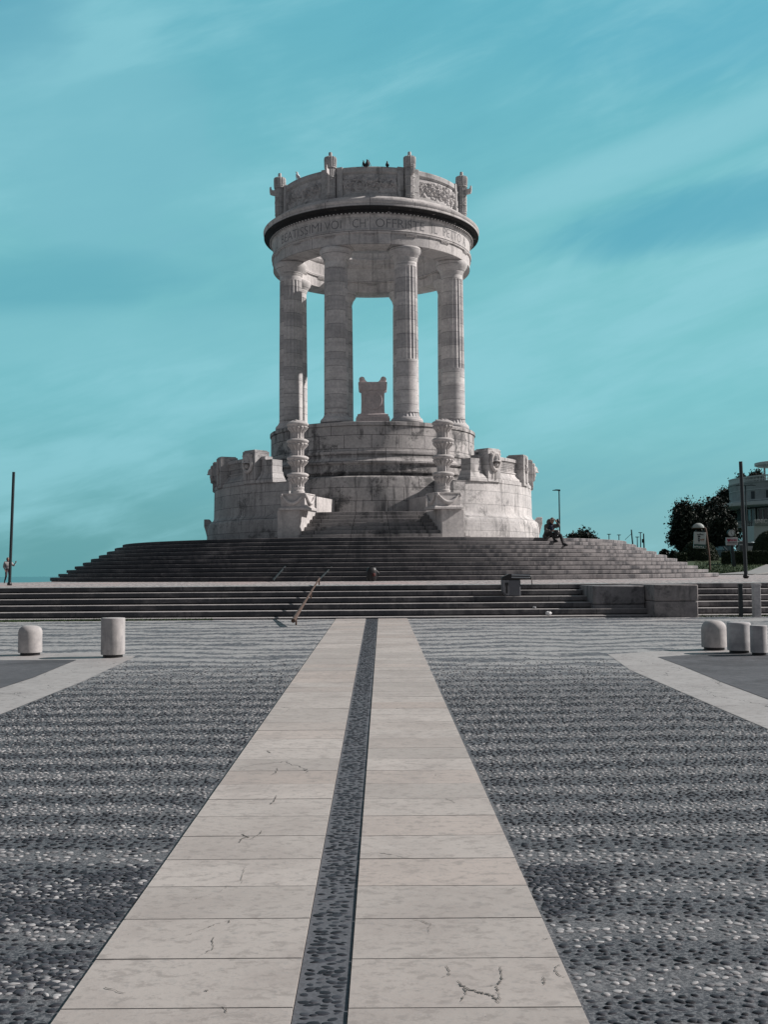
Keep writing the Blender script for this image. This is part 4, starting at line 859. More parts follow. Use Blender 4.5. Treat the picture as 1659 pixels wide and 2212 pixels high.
bird('pigeon', 0,0,.34, R_(200), True, 'dark pigeon on the parapet, leftmost of the four', 'pigeon', grp, R_(-28), tha(788.5))
bird('pigeon', 0,0,.36, R_(75), True, 'dark upright pigeon, left one of the close pair on the parapet', 'pigeon', grp, R_(-40), tha(800.5))
bird('pigeon', 0,0,.36, R_(10), True, 'dark pigeon, right one of the close pair on the parapet', 'pigeon', grp, R_(-38), tha(806.8))
bird('pigeon', 0,0,.30, R_(100), True, 'dark pigeon sitting alone on the parapet near the right fasces', 'pigeon', grp, R_(-35), tha(841.5))
bird('gull', 0,0,.46, R_(190), False, 'white gull perched on the left side of the parapet', 'gull', None, R_(-20), tha(645))

# ---- people
def skin(name, joints, bones, m, parent, sub=2):
    names = list(joints); me = bpy.data.meshes.new(name); me.from_pydata([joints[n_][:3] for n_ in names], [(names.index(a), names.index(b_)) for a, b_ in bones], [])
    me.materials.append(m); o = bpy.data.objects.new(name, me); COL.objects.link(o); o.parent = parent
    md = o.modifiers.new('skin', 'SKIN'); md.use_smooth_shade = True; sb = o.modifiers.new('sub', 'SUBSURF'); sb.levels = sub; sb.render_levels = sub
    for i, n_ in enumerate(names):
        r = joints[n_][3]; me.skin_vertices[0].data[i].radius = (r, r) if not hasattr(r, '__len__') else r
    me.skin_vertices[0].data[0].use_root = True; return o
M_skin = plain('skin', (.33,.20,.155), .55); M_hair = plain('grey_brown_hair', (.09,.075,.065), .7); M_coat = plain('grey_hooded_coat', (.085,.083,.085), .85, scale=20)
M_navy = plain('navy_shirt', (.012,.022,.05), .8); M_trous = plain('black_trousers', (.012,.012,.014), .85); M_shoe = plain('black_shoe', (.01,.01,.012), .6)
def fingers(hand, wrist, dirv, side, m, parent, name='hand', s=1.0):
    # palm with four fingers and a thumb, curled
    h = Vector(hand); d_ = Vector(dirv).normalized(); sd = Vector(side); sd = (sd-d_*sd.dot(d_)).normalized(); nn = d_.cross(sd)
    J = {'w': (*Vector(wrist), .028*s), 'p': (*h, .034*s)}; B = [('w','p')]
    for i in range(4):
        o_ = sd*(.030-.020*i)*s; l_ = (.075, .085, .08, .062)[i]*s; a = h+o_+d_*.035*s; b_ = a+d_*l_*.5-nn*.012*s; c_ = b_+d_*l_*.35-nn*.035*s
        J[f'a{i}'] = (*a, .010*s); J[f'b{i}'] = (*b_, .009*s); J[f'c{i}'] = (*c_, .008*s); B += [('p', f'a{i}'), (f'a{i}', f'b{i}'), (f'b{i}', f'c{i}')]
    t1 = h+sd*.045*s; t2 = t1+sd*.02*s+d_*.035*s-nn*.01*s; J['t1'] = (*t1,.011*s); J['t2'] = (*t2,.009*s); B += [('p','t1'),('t1','t2')]
    return J, B
def head_parts(parent, c, R, look, hair=True, glasses=True, hood=None):
    # extra pieces of a head at c, radius R, looking along `look`
    lk = Vector(look).normalized(); q = lk.to_track_quat('-Y', 'Z').to_matrix().to_4x4(); M_ = Matrix.Translation(c) @ q
    mb = MB(); mb.ell((0,0,0), (R*.78,R*.95,R*1.15), 16, 12, M_); mb.ell((0,-R*.97,-R*.12),(R*.13,R*.16,R*.26),8,6,M_)
    for s_ in (-1,1): mb.ell((s_*R*.80,0,-R*.05),(R*.10,R*.2,R*.27),8,6,M_)
    mb.ell((0,-R*.86,-R*.56),(R*.28,R*.08,R*.07),8,6,M_, )
    mb.ell((0,-R*.70,-R*.95),(R*.32,R*.25,R*.2),8,6,M_)
    mb.build('face', M_skin, parent, smooth=70)
    if hair:
        mb = MB(); mb.ell((0,R*.12,R*.22),(R*.86,R*.98,R*1.08),14,10,M_, fn=lambda p_: 1 if (p_[1] > -.35 or p_[2] > .55) else .82); mb.build('hair', M_hair, parent, smooth=70)
    if glasses:
        mb = MB()
        for s_ in (-1,1): mb.ell((s_*R*.36,-R*.93,R*.10),(R*.30,R*.10,R*.20),10,8,M_); mb.tube([(s_*R*.62,-R*.8,R*.14),(s_*R*.84,0,R*.12)], R*.05, 6, M_)
        mb.box(-R*.15,R*.15,-R*1.02,-R*.93,R*.12,R*.2,M_); mb.build('sunglasses', M_black, parent, smooth=60)
    if hood:
        mb = MB(); mb.ell((0,R*.30,R*.05),(R*1.12,R*1.1,R*1.35),16,12,M_, fn=lambda p_: 1 if p_[1] > -.25 else .70); mb.build('hood', hood, parent, smooth=70)
# seated person at the top of the stairs
px_, py_ = 6.62, 43.30; ps = empty('person', (px_, py_, EYE+HT), R_(12), 'person in grey hooded coat and sunglasses sitting on the top step, hand to head', 'person')
J = {'pelvis': (-.06,.14,.10,.15), 'belly': (-.05,.06,.24,.14), 'chest': (-.04,-.04,.40,.15), 'neck': (.0,-.10,.53,.06), 'head': (.02,-.15,.66,.085),
 'shl': (-.18,-.05,.45,.075), 'ell': (-.25,-.18,.25,.055), 'wrl': (-.04,-.34,.245,.036),
 'shr': (.14,-.06,.46,.075), 'elr': (.33,-.16,.46,.055), 'wrr': (.20,-.20,.60,.036),
 'hil': (-.14,.02,.09,.10), 'knl': (-.10,-.38,.20,.075), 'anl': (.06,-.34,-.13,.045), 'fol': (.08,-.50,-.135,.035),
 'hir': (.06,.02,.09,.10), 'knr': (.27,-.42,.10,.08), 'anr': (.30,-.62,-.27,.045), 'for': (.38,-.78,-.295,.035)}
Bn = [('pelvis','belly'),('belly','chest'),('chest','neck'),('neck','head'),('chest','shl'),('shl','ell'),('ell','wrl'),('chest','shr'),('shr','elr'),('elr','wrr'),('pelvis','hil'),('hil','knl'),('knl','anl'),('anl','fol'),('pelvis','hir'),('hir','knr'),('knr','anr'),('anr','for')]
skin('body', J, Bn, M_trous, ps)
def scl(keys, f, add=0): return {k: (*J[k][:3], J[k][3]*f+add) for k in keys}
ct = scl(('chest','belly','pelvis','shl','ell','shr','elr'), 1.08, .022); ct['cuffl'] = (-.09,-.31,.245,.058); ct['cuffr'] = (.235,-.19,.565,.058)
ct['hem'] = (-.18,.04,.03,.15); ct['hem2'] = (-.30,-.06,.045,.07)
skin('coat', ct, [('chest','belly'),('belly','pelvis'),('chest','shl'),('shl','ell'),('ell','cuffl'),('chest','shr'),('shr','elr'),('elr','cuffr'),('pelvis','hem'),('hem','hem2')], M_coat, ps)
mb = MB(); mb.ell((-.02,-.165,.37),(.11,.07,.16),12,8); mb.build('shirt', M_navy, ps, smooth=70)
head_parts(ps, (.03,-.17,.665), .10, (-.25,-1,-.28), True, True)
mb = MB(); mb.ell((-.02,-.02,.60),(.14,.10,.15),12,8); mb.build('hood', M_coat, ps, smooth=70)
Jh, Bh = fingers((.01,-.37,.25), (-.06,-.34,.245), (1,-.25,.05), (0,-.2,1), M_skin, ps); skin('hand', Jh, Bh, M_skin, ps, 1)
Jh, Bh = fingers((.155,-.215,.67), (.20,-.20,.60), (-.55,-.25,1), (0,-1,0), M_skin, ps); skin('hand', Jh, Bh, M_skin, ps, 1)
for (a_, b_, c_) in (((.05,-.33,-.155),(.08,-.46,-.16),(.09,-.56,-.165)), ((.30,-.60,-.31),(.35,-.72,-.315),(.40,-.84,-.322))):
    mb = MB(); mb.tube([a_,b_,c_], [.055,.052,.032], 10); mb.build('shoe', M_shoe, ps, smooth=70)
bg_ = MB(); bg_.ell((.13,-.36,.12), (.13,.10,.17), 12, 8, fn=lambda q_: 1/(abs(q_[0])**4+abs(q_[1])**4+abs(q_[2])**4)**.25)
bgo = empty('camera_bag', (px_, py_, EYE+HT), R_(12), 'black camera bag held in the lap of the seated person', 'bag'); bg_.build('pouch', M_black, bgo, smooth=60)
mb = MB(); mb.tube([(.06,-.20,.47),(.14,-.30,.40),(.20,-.36,.28),(.23,-.36,.18)], .012, 6); mb.build('strap', M_black, bgo)
mb = MB()
for q_ in ((.13,-.455,.28),(.17,-.45,.245),(.14,-.47,.06)): mb.ell(q_, (.018,.012,.018), 8, 6)
mb.build('buckle', M_alu, bgo)
# walker at far left
def standing(loc, rz, scale, label, coat, trous, hood=True):
    o = empty('person', loc, rz, label, 'person'); o.scale = (scale,)*3
    J2 = {'pelvis': (0,0,.93,.13), 'belly': (0,0,1.08,.12), 'chest': (0,.0,1.30,.14), 'neck': (0,-.01,1.47,.055), 'head': (0,-.02,1.60,.085),
     'shl': (-.19,0,1.40,.065), 'ell': (-.24,.04,1.12,.048), 'wrl': (-.20,-.12,.92,.032), 'shr': (.19,0,1.40,.065), 'elr': (.34,-.10,1.18,.048), 'wrr': (.42,-.26,1.36,.032),
     'hil': (-.09,0,.90,.10), 'knl': (-.13,-.16,.52,.07), 'anl': (-.16,.22,.14,.042), 'fol': (-.17,.16,.04,.035), 'hir': (.09,0,.90,.10), 'knr': (.10,-.06,.50,.07), 'anr': (.10,-.10,.10,.042), 'for': (.10,-.24,.04,.035)}
    B2 = Bn; skin('body', J2, [b for b in B2], trous, o)
    ct2 = {k: (*J2[k][:3], J2[k][3]*1.1+.03) for k in ('chest','belly','pelvis','shl','ell','shr','elr')}; ct2['cl'] = (-.21,-.06,.99,.052); ct2['cr'] = (.40,-.21,1.30,.052)
    skin('jacket', ct2, [('chest','belly'),('belly','pelvis'),('chest','shl'),('shl','ell'),('ell','cl'),('chest','shr'),('shr','elr'),('elr','cr')], coat, o)
    head_parts(o, (0,-.03,1.61), .10, (0,-1,-.05), True, False, coat if hood else None)
    Jh, Bh = fingers((.435,-.29,1.42), (.42,-.26,1.36), (.2,-.4,1), (1,0,0), M_skin, o); skin('hand', Jh, Bh, M_skin, o, 1)
    Jh, Bh = fingers((-.195,-.14,.86), (-.20,-.12,.92), (0,-.25,-1), (0,-1,0), M_skin, o); skin('hand', Jh, Bh, M_skin, o, 1)
    for (s_, yy, zz_) in ((-.165,.18,.05),(.10,-.12,.045)):
        mb = MB(); mb.tube([(s_,yy+.06,zz_),(s_,yy-.05,zz_-.008),(s_,yy-.16,zz_-.016)], [.045,.042,.028], 10); mb.build('shoe', M_shoe, o, smooth=70)
    return o
pw = at(15.5, 1260, 56.0); standing((pw.x, pw.y, hplat(pw.x, pw.y)), R_(30), .78, 'person in pale hooded jacket walking by the pole at far left', plain('pale_jacket', (.38,.37,.37), .85), plain('plum_trousers', (.055,.035,.045), .85))
pb = at(911.0, 893, 57.2); standing((pb.x-.34, 55.9, EYE+6.725), R_(-60), 1.0, 'person in black standing behind the front right column, nearly hidden', M_black, M_black, False)

# ================================================================ ground beyond, sea, hill, building, trees
m, nt, b = mat('sea_water'); g = N(nt, 'ShaderNodeNewGeometry'); nz = Noise(nt, g.outputs['Position'], .02, 6, .6)
setin(nt, b, 'Base Color', (.035,.16,.18,1)); setin(nt, b, 'Roughness', .35); bump(nt, b, nz, .4, 2.0)
mb = MB(); mb.add([(-40000,60,-55),(60000,60,-55),(60000,29000,-55),(-40000,29000,-55)], [(0,1,2,3)]); tag(mb.build('sea', m, smooth=0), kind='structure')
HX = [62,85,100,115,150,420]; HH = [-.30,-.15,.40,1.30,1.6,1.8]
def ht(x, y):
    h = float(np.interp(y, HX, HH)); w = min(1, max(0, (x-13)/9)); return EYE+(-.30)*(1-w)+h*w
m, nt, b = mat('lawn'); g = N(nt, 'ShaderNodeNewGeometry'); p = g.outputs['Position']; n1 = Noise(nt, p, .35, 6, .6); n2 = Noise(nt, p, 5, 4, .7)
c = Mix(nt, Sm(nt, n1, .3, .7), (.022,.048,.014), (.048,.080,.024)); c = Mix(nt, Mth(nt,'MULTIPLY',n2,.5), c, (.03,.045,.02)); setin(nt, b, 'Base Color', c); setin(nt, b, 'Roughness', .9); bump(nt, b, n2, .8, .1); M_lawn = m
xs = np.linspace(8, 190, 60); ys = list(np.linspace(64.2, 120, 29))+list(np.linspace(130, 420, 12))
mb = MB(); mb.grid([[(float(x), float(y), ht(x,y)-.01) for y in ys] for x in xs]); tag(mb.build('hillside', M_lawn), kind='structure')
pts = []
for k in range(9000):
    y = 64.3+random.random()**1.3*50; x = y*(.285+random.random()*.09)
    if x > 18.2+.436*(y-62): continue
    pts.append((x, y, ht(x,y)-.01))
tag(blades('lawn_grass', pts, .16, M_grass, .03), kind='stuff')
def strip(name, f0, f1, y0, y1, m, lift, n_=16):
    mb = MB(); P = []
    for i in range(n_+1):
        y = y0+(y1-y0)*i/n_; P.append([(x, y, ht(x,y)+lift) for x in np.linspace(f0(y), f1(y), 5)])
    mb.grid(P); return tag(mb.build(name, m), kind='structure')
M_pave = plain('pale_pavement', (.26,.255,.25), .85, var=.15, scale=2); M_road = plain('road_asphalt', (.075,.078,.082), .9, scale=20)
sl = (36.5-18.6)/(103-62); strip('pavement', lambda y: 18.4+sl*(y-62), lambda y: 20.6+sl*1.15*(y-62)+.0, 64.3, 112, M_pave, .03)
strip('road', lambda y: 20.75+sl*1.15*(y-62), lambda y: 60+.3*(y-62), 64.3, 112, M_road, .0)
mb = MB()
P = [[(20.65+sl*1.15*(y-62)+dx_, y, ht(20+sl*(y-62), y)+dz_) for (dx_, dz_) in ((-.1,.0),(-.1,.13*min(1,(y-64.3)/8)),(.05,.13*min(1,(y-64.3)/8)),(.05,-.05))] for y in np.linspace(64.3,112,20)]; mb.grid(P); tag(mb.build('kerb', M_pave), kind='structure')
# foliage
def leafmat(name, a, b2):
    m, nt, b = mat(name); g = N(nt, 'ShaderNodeNewGeometry'); at_ = N(nt, 'ShaderNodeAttribute'); at_.attribute_name = 'tone'
    setin(nt, b, 'Base Color', Mix(nt, at_.outputs['Fac'], a, b2)); setin(nt, b, 'Roughness', .6); b.inputs['Specular IOR Level'].default_value = .25; return m
M_leaf = leafmat('dark_leaves', (.007,.013,.011), (.026,.038,.026)); M_leaf2 = leafmat('hedge_leaves', (.010,.020,.013), (.045,.065,.030))
def leaves(name, C_, Rr, n, size, m, parent, seed, surf=.55, fn=None, clumps=60, clr=.28):
    r = np.random.default_rng(seed); d_ = r.normal(size=(clumps,3)); d_ /= np.linalg.norm(d_,axis=1)[:,None]
    rad = surf+(1-surf)*r.random(clumps)**.6; cc = d_*rad[:,None]
    idx = r.integers(0, clumps, n); ctone = r.random(clumps); sp = clr*(.6+.8*r.random(clumps))
    P = cc[idx]+r.normal(size=(n,3))*sp[idx][:,None]*.55
    P = P*np.array(Rr)[None]+np.array(C_)[None]
    if fn is not None: P = P[fn(P)]; idx = idx[:len(P)]
    n = len(P); u = r.normal(size=(n,3)); u /= np.linalg.norm(u,axis=1)[:,None]; v = np.cross(u, r.normal(size=(n,3))); v /= np.linalg.norm(v,axis=1)[:,None]
    s_ = size*(.5+r.random(n))[:,None]; Vx = np.stack([P-u*s_, P+v*s_*.45, P+u*s_, P-v*s_*.45], 1).reshape(-1,3)
    me = bpy.data.meshes.new(name); me.vertices.add(4*n); me.vertices.foreach_set('co', Vx.ravel()); me.loops.add(4*n); me.loops.foreach_set('vertex_index', np.arange(4*n, dtype=np.int32))
    me.polygons.add(n); me.polygons.foreach_set('loop_start', (np.arange(n)*4).astype(np.int32)); me.update(calc_edges=True)
    t = np.clip(.55*ctone[idx]+.45*r.random(n), 0, 1); a = me.attributes.new('tone','FLOAT','POINT'); a.data.foreach_set('value', np.repeat(t,4).astype(np.float32))
    me.materials.append(m); o = bpy.data.objects.new(name, me); COL.objects.link(o); o.parent = parent; return o
M_bark = plain('bark', (.05,.042,.035), .9)
def tree(xu, yt, yb, wu, y, label, seed, n=9000, size=.28, dep=1.0, name='evergreen_tree', lobes=5, cat='tree', grp='dark evergreen trees beside the curved building'):
    k = y/F; X = (xu-829.5)*k; hor = 1236-(xu-829.5)*.00698; zt = EYE+(hor-yt)*k; zb = EYE+(hor-yb)*k; g0 = ht(X, y)-.02
    o = empty(name, (X, y, g0), 0, label, cat, grp); hc = (zt+zb)/2-g0; rh = (zt-zb)/2; rw = wu*k/2
    r = random.Random(seed); mb = MB(); tr = [(0,0,0),(.1*rw*.3,0,hc*.4),(0,0,hc)]
    mb.tube(tr, [.05*rw+.12,.04*rw+.09,.05], 8)
    for i in range(7):
        a = r.random()*6.28; mb.tube([(0,0,hc*.45+i*.06*hc),(rw*.35*math.cos(a),rw*.35*math.sin(a),hc*.8),(rw*.7*math.cos(a),rw*.7*math.sin(a),hc+rh*.3*r.random())], [.08,.05,.02], 6)
    mb.build('trunk', M_bark, o)
    # crown: one inner mass and several uneven lobes in a single mesh
    rr = np.random.default_rng(seed); cents = [((0,0,hc),(rw*.72,rw*.72*dep,rh*.78),.45)]
    for i in range(lobes):
        a = rr.random()*6.28; e = rr.uniform(-.5,.75); cents.append(((rw*.55*math.cos(a)*math.cos(e), rw*.55*math.sin(a)*dep, hc+rh*.62*math.sin(e)), (rw*rr.uniform(.32,.5),)*2+(rh*rr.uniform(.28,.42),), .25))
    objs = []
    tot = []
    for j, (c_, R__, sf) in enumerate(cents):
        objs.append(leaves('crown', c_, R__, int(3.4*n*(.45 if j == 0 else .55/lobes)), size*.62, M_leaf, None, seed*31+j, surf=sf, clumps=50 if j == 0 else 24, clr=.34))
    b0 = bmesh.new()
    for q_ in objs: b0.from_mesh(q_.data)
    me = bpy.data.meshes.new('crown'); b0.to_mesh(me); b0.free(); me.materials.append(M_leaf); c = bpy.data.objects.new('crown', me); COL.objects.link(c); c.parent = o
    for q_ in objs: d_ = q_.data; bpy.data.objects.remove(q_); bpy.data.meshes.remove(d_)
    return o
tree(1498, 1075, 1212, 104, 132, 'broad dark evergreen tree, leftmost beside the curved building', 1, 14000)
tree(1545, 1074, 1212, 90, 142, 'dark evergreen behind the dome topped sign and the clock', 2, 9000)
tree(1570, 1055, 1120, 60, 172, 'dark evergreen rising just left of the curved wall', 3, 7000)
tree(1592, 1031, 1190, 60, 180, 'tall dark evergreen peeping over the roof edge of the building', 4, 5000)
tree(1640, 1014, 1080, 40, 190, 'dark treetop showing above the balustrade at the right edge', 5, 4500)
tree(1560, 1106, 1205, 62, 128, 'dark green tree in front of the balcony, behind the clock', 6, 9000)
tree(1607, 1022, 1070, 30, 186, 'small dark treetop behind the roof balustrade', 7, 3000)
# shrub behind the stairs
def shrub(xu, yt, wu, y, label, seed, n, name='shrub', grp=None, upright=True, m=None):
    k = y/F; X = (xu-829.5)*k; hor = 1236-(xu-829.5)*.00698; zt = EYE+(hor-yt)*k; g0 = ht(X,y)-.02; h = zt-g0; rw = wu*k/2
    o = empty(name, (X,y,g0), 0, label, 'shrub', grp); mb = MB()
    for i in range(9):
        a = random.random()*6.28; mb.tube([(0,0,0),(rw*.3*math.cos(a),rw*.3*math.sin(a),h*.4),(rw*.6*math.cos(a),rw*.6*math.sin(a),h*(.6+.2*random.random()))], [.05,.03,.01], 5)
    mb.build('stem', M_bark, o)
    leaves('foliage', (0,0,h*.42), (rw*.85,rw*.7,h*.50), n, .13, m or M_leaf, o, seed, surf=.2, clumps=90, clr=.25); return o
shrub(1258, 1131, 92, 88, 'dark leafy shrub showing over the circular stairs beside the lamp post', 11, 15000)
shrub(1434, 1186, 26, 112, 'low dark bush at the left end of the lawn', 12, 2500, grp='low bushes left of the lawn')
shrub(1455, 1189, 24, 108, 'low dark bush just right of the first low bush', 13, 2500, grp='low bushes left of the lawn')
# clipped hedges
def dome(xu, yt, wu, y, label, seed):
    k = y/F; X = (xu-829.5)*k; hor = 1236-(xu-829.5)*.00698; g0 = ht(X,y)-.02; h = EYE+(hor-yt)*k-g0; rw = wu*k/2
    o = empty('dome_hedge', (X,y,g0), 0, label, 'hedge', 'clipped hedges on the lawn'); mb = MB(); mb.ell((0,0,0),(rw*.97,rw*.97,h*.97),32,20)
    mb.build('hedge_body', M_hedge, o, smooth=70)
    r = np.random.default_rng(seed); n = 7000; d_ = r.normal(size=(n,3)); d_[:,2] = abs(d_[:,2]); d_ /= np.linalg.norm(d_,axis=1)[:,None]; P = d_*np.array([rw,rw,h])*(.96+.07*r.random((n,1)))
    leafpts('leaf_skin', P, .07, M_leaf2, o, r)
def leafpts(name, P, size, m, parent, r):
    n = len(P); u = r.normal(size=(n,3)); u /= np.linalg.norm(u,axis=1)[:,None]; v = np.cross(u, r.normal(size=(n,3))); v /= np.linalg.norm(v,axis=1)[:,None]
    s_ = size*(.5+r.random(n))[:,None]; Vx = np.stack([P-u*s_, P+v*s_*.5, P+u*s_, P-v*s_*.5],1).reshape(-1,3)
    me = bpy.data.meshes.new(name); me.from_pydata(Vx.tolist(), [], [(4*i,4*i+1,4*i+2,4*i+3) for i in range(n)]); a = me.attributes.new('tone','FLOAT','POINT'); a.data.foreach_set('value', np.repeat(r.random(n),4).astype(np.float32))
    me.materials.append(m); o = bpy.data.objects.new(name, me); COL.objects.link(o); o.parent = parent; return o
M_hedge = plain('hedge_green', (.014,.024,.014), .9, var=.5, scale=8)
dome(1511, 1166, 78, 110, 'broad clipped dome hedge behind the dome topped sign', 21)
dome(1662, 1148, 72, 118, 'tall clipped dome hedge at the right edge before the doorway', 22)
def boxhedge(x0u, x1u, yt, yb, y, dep, label, seed):
    k = y/F; X0, X1 = (x0u-829.5)*k, (x1u-829.5)*k; xm = (x0u+min(x1u,1659))/2; hor = 1236-(xm-829.5)*.00698; g0 = ht((X0+X1)/2,y)-.05; h = EYE+(hor-yt)*k-g0
    o = empty('box_hedge', ((X0+X1)/2,y,g0), 0, label, 'hedge', 'clipped hedges on the lawn'); w = (X1-X0)/2; mb = MB(); mb.box(-w,w,0,dep,0,h); mb.build('hedge_body', M_hedge, o, smooth=0, bevel=.08)
    r = np.random.default_rng(seed); n = int(900*w*2); P = np.stack([r.uniform(-w,w,n), r.uniform(-.05,.05,n), r.uniform(0,h,n)],1); P2 = np.stack([r.uniform(-w,w,n), r.uniform(0,dep,n), h+r.uniform(-.03,.06,n)],1)
    P3 = np.stack([-w+r.uniform(-.05,.05,n//3), r.uniform(0,dep,n//3), r.uniform(0,h,n//3)],1); leafpts('leaf_skin', np.concatenate([P,P2,P3]), .07, M_leaf2, o, r)
boxhedge(1573, 1760, 1191.5, 1216, 101, 2.0, 'long low box hedge behind the clock post at right', 31)
boxhedge(1462, 1484, 1196, 1216, 99, 1.0, 'short square hedge beside the end of the circular stairs', 32)

# ---- street lamps
def lamp(xu, yt, yb, y, label, kind, grp=None, w=.045):
    k = y/F; hor = 1236-(xu-829.5)*.00698; X = (xu-829.5)*k; zt = EYE+(hor-yt)*k; g0 = ht(X,y)-.02; H = zt-g0
    o = empty('street_lamp', (X,y,g0), 0, label, 'street lamp', grp); mb = MB(); mb.tube([(0,0,0),(0,0,H*.5),(0,0,H)], [w*1.5,w*1.2,w], 10)
    mb.build('post', M_dark, o); mb = MB()
    if kind == 'arm': mb.prism([(.08,H-.06),(.08,H+.06),(-.25,H+.07),(-.50,H+.02),(-.50,H-.02),(-.2,H-.02)], -.09, .09)
    elif kind == 'double':
        for s_ in (-1,1): mb.prism([(0,H-.03),(0,H+.03),(s_*.55,H+.10),(s_*1.0,H+.04),(s_*1.0,H),(s_*.5,H+.02)], -.10,.10)
    else: mb.lathe([(0,H-.05),(.08,H-.04),(.30,H),(.32,H+.05),(.20,H+.08),(0,H+.09)], 16)
    mb.build('lamp_head', M_dark, o, smooth=30); return o
lp = lamp(1209.5, 1059, 0, 84, 'tall street lamp with single arm beside the seated person', 'arm')
mb = MB(); mb.ell((-.13,0,0),(.13,.13,.20),12,8); mb.tube([(0,0,.0),(-.12,0,.02)], .03, 6); q_ = mb.build('camera_box', M_dark, lp); q_.location = (0,0,(1236-2.6-1126)*84/F+EYE-lp.location.z)
g_ = 'distant mushroom lamps behind the stairs'
lamp(1316, 1154.5, 0, 160, 'distant mushroom lamp, leftmost behind the stairs', 'mush', g_, .06)
lamp(1337.5, 1156, 0, 160, 'distant mushroom lamp, second from the left behind the stairs', 'mush', g_, .06)
lamp(1377, 1160.5, 0, 160, 'shorter distant mushroom lamp beside the leaning pole', 'mush', g_, .06)
lamp(1384, 1151, 0, 160, 'taller distant mushroom lamp between two bare posts', 'mush', g_, .06)
lamp(1614, 1049, 0, 110, 'tall slender double armed street lamp beside the dark pole at right', 'double', None, .06)
def thin(xb, yb, xt, yt, y, label, box=False, wire=None):
    b_ = at(xb, yb, y); t_ = at(xt, yt, y); g0 = ht(b_.x, y)-.05; o = empty('distant_pole', (b_.x,y,g0), 0, label, 'pole'); mb = MB(); mb.tube([(0,0,0), Vector((t_.x-b_.x,0,t_.z-g0))], [.12,.09], 8); mb.build('shaft', M_dark, o)
    if box: mb = MB(); mb.box(-.32,-.10,-.1,.1,(b_.z+t_.z)/2-g0-.25,(b_.z+t_.z)/2-g0+.3); mb.build('junction_box', M_dark, o)
    if wire: w_ = at(*wire, y); mb = MB(); mb.tube([(t_.x-b_.x,0,t_.z-g0-.6), (w_.x-b_.x,0,w_.z-g0)], .035, 5); mb.build('guy_wire', M_dark, o)
thin(1370, 1176, 1364.5, 1144, 160, 'leaning distant pole with a guy wire behind the stairs', wire=(1351,1166)); thin(1392.5, 1185, 1391, 1152.5, 160, 'straight distant pole with a small box behind the stairs', True)

# ---- dome topped advertising sign
ks = 85/F; X = (1533-829.5)*ks; hor = 1231.1; g0 = ht(X,85)-.02; sgn_ = empty('poster_sign', (X,85,g0), 0, 'white poster sign with a grey domed top on a rusty bent post', 'sign')
def sx(u): return (u-1533)*ks
def sz(v): return EYE+(hor-v)*ks-g0
mb = MB(); mb.tube([(0,0,0),(sx(1531.5),0,sz(1200)),(sx(1526),0,sz(1150)),(sx(1524.8),0,sz(1142)),(sx(1522),0,sz(1139.6)),(sx(1495.5),0,sz(1140.8))], [.075,.085,.095,.085,.075,.06], 10); mb.build('post', M_rust, sgn_)
fr = empty('x', (0,0,0)); bpy.data.objects.remove(fr)
Mt = Matrix.Translation((sx(1511.5),-.05,sz(1167))) @ Matrix.Rotation(R_(4.0), 4, 'Y')
mb = MB(); w2, h2 = 12.9*ks, 17.7*ks; mb.box(-w2,w2,-.06,.06,-h2,h2,Mt); pn = mb.build('panel', plain('off_white_panel', (.50,.53,.53), .5, spec=.3), sgn_, bevel=.01)
mb = MB(); mb.lathe([(0,.0),(w2,0),(w2*.97,.10),(w2*.80,.22),(w2*.5,.32),(w2*.2,.365),(0,.37)], 24, M=Matrix.Translation((sx(1509.7),0,sz(1140))) @ Matrix.Scale(.45,4,(0,1,0))); mb.build('dome_cap', plain('grey_cap', (.36,.40,.39), .6), sgn_, smooth=50)
def dec(nm, rects, m, par_, Mx, y=-.066):
    mb = MB()
    for (a, b_, c_, d_) in rects: mb.box(a,b_,y,y+.004,c_,d_,Mx)
    return mb.build(nm, m, par_, smooth=0)
M_ink = plain('dark_print', (.02,.022,.03), .7, spec=.2); M_red = plain('red_print', (.35,.02,.07), .7); M_tan = plain('tan_print', (.30,.17,.12), .7); M_green = plain('green_print', (.05,.11,.10), .7)
W2, H2 = w2, h2
dec('print', [(-.25,.27,.41,.47),(-.06,.05,.49,.53),(-.18,.02,.24,.36),(-.16,-.02,.10,.20),(-.16,.02,-.04,.06),(-.10,-.03,-.16,-.04),(-.07,-.05,-.26,-.16)], M_ink, pn, Mt)
dec('print_tan', [(.03,.16,.0,.10),(.18,.33,.02,.13),(.10,.30,-.06,-.02)], M_tan, pn, Mt)
dec('green_band', [(-W2+.02,W2-.02,-H2+.02,-H2+.33)], M_green, pn, Mt); dec('print_white', [(-.4+.16*i,-.31+.16*i,-H2+.07+.03*(i%2),-H2+.16+.03*(i%2)) for i in range(5)], M_white, pn, Mt, -.071)
mb = MB()
for s_ in (-.3,.28): mb.box(s_-.06,s_+.06,-.03,.03,h2,h2+.14,Mt)
mb.build('hanger', M_dark, sgn_, smooth=0)
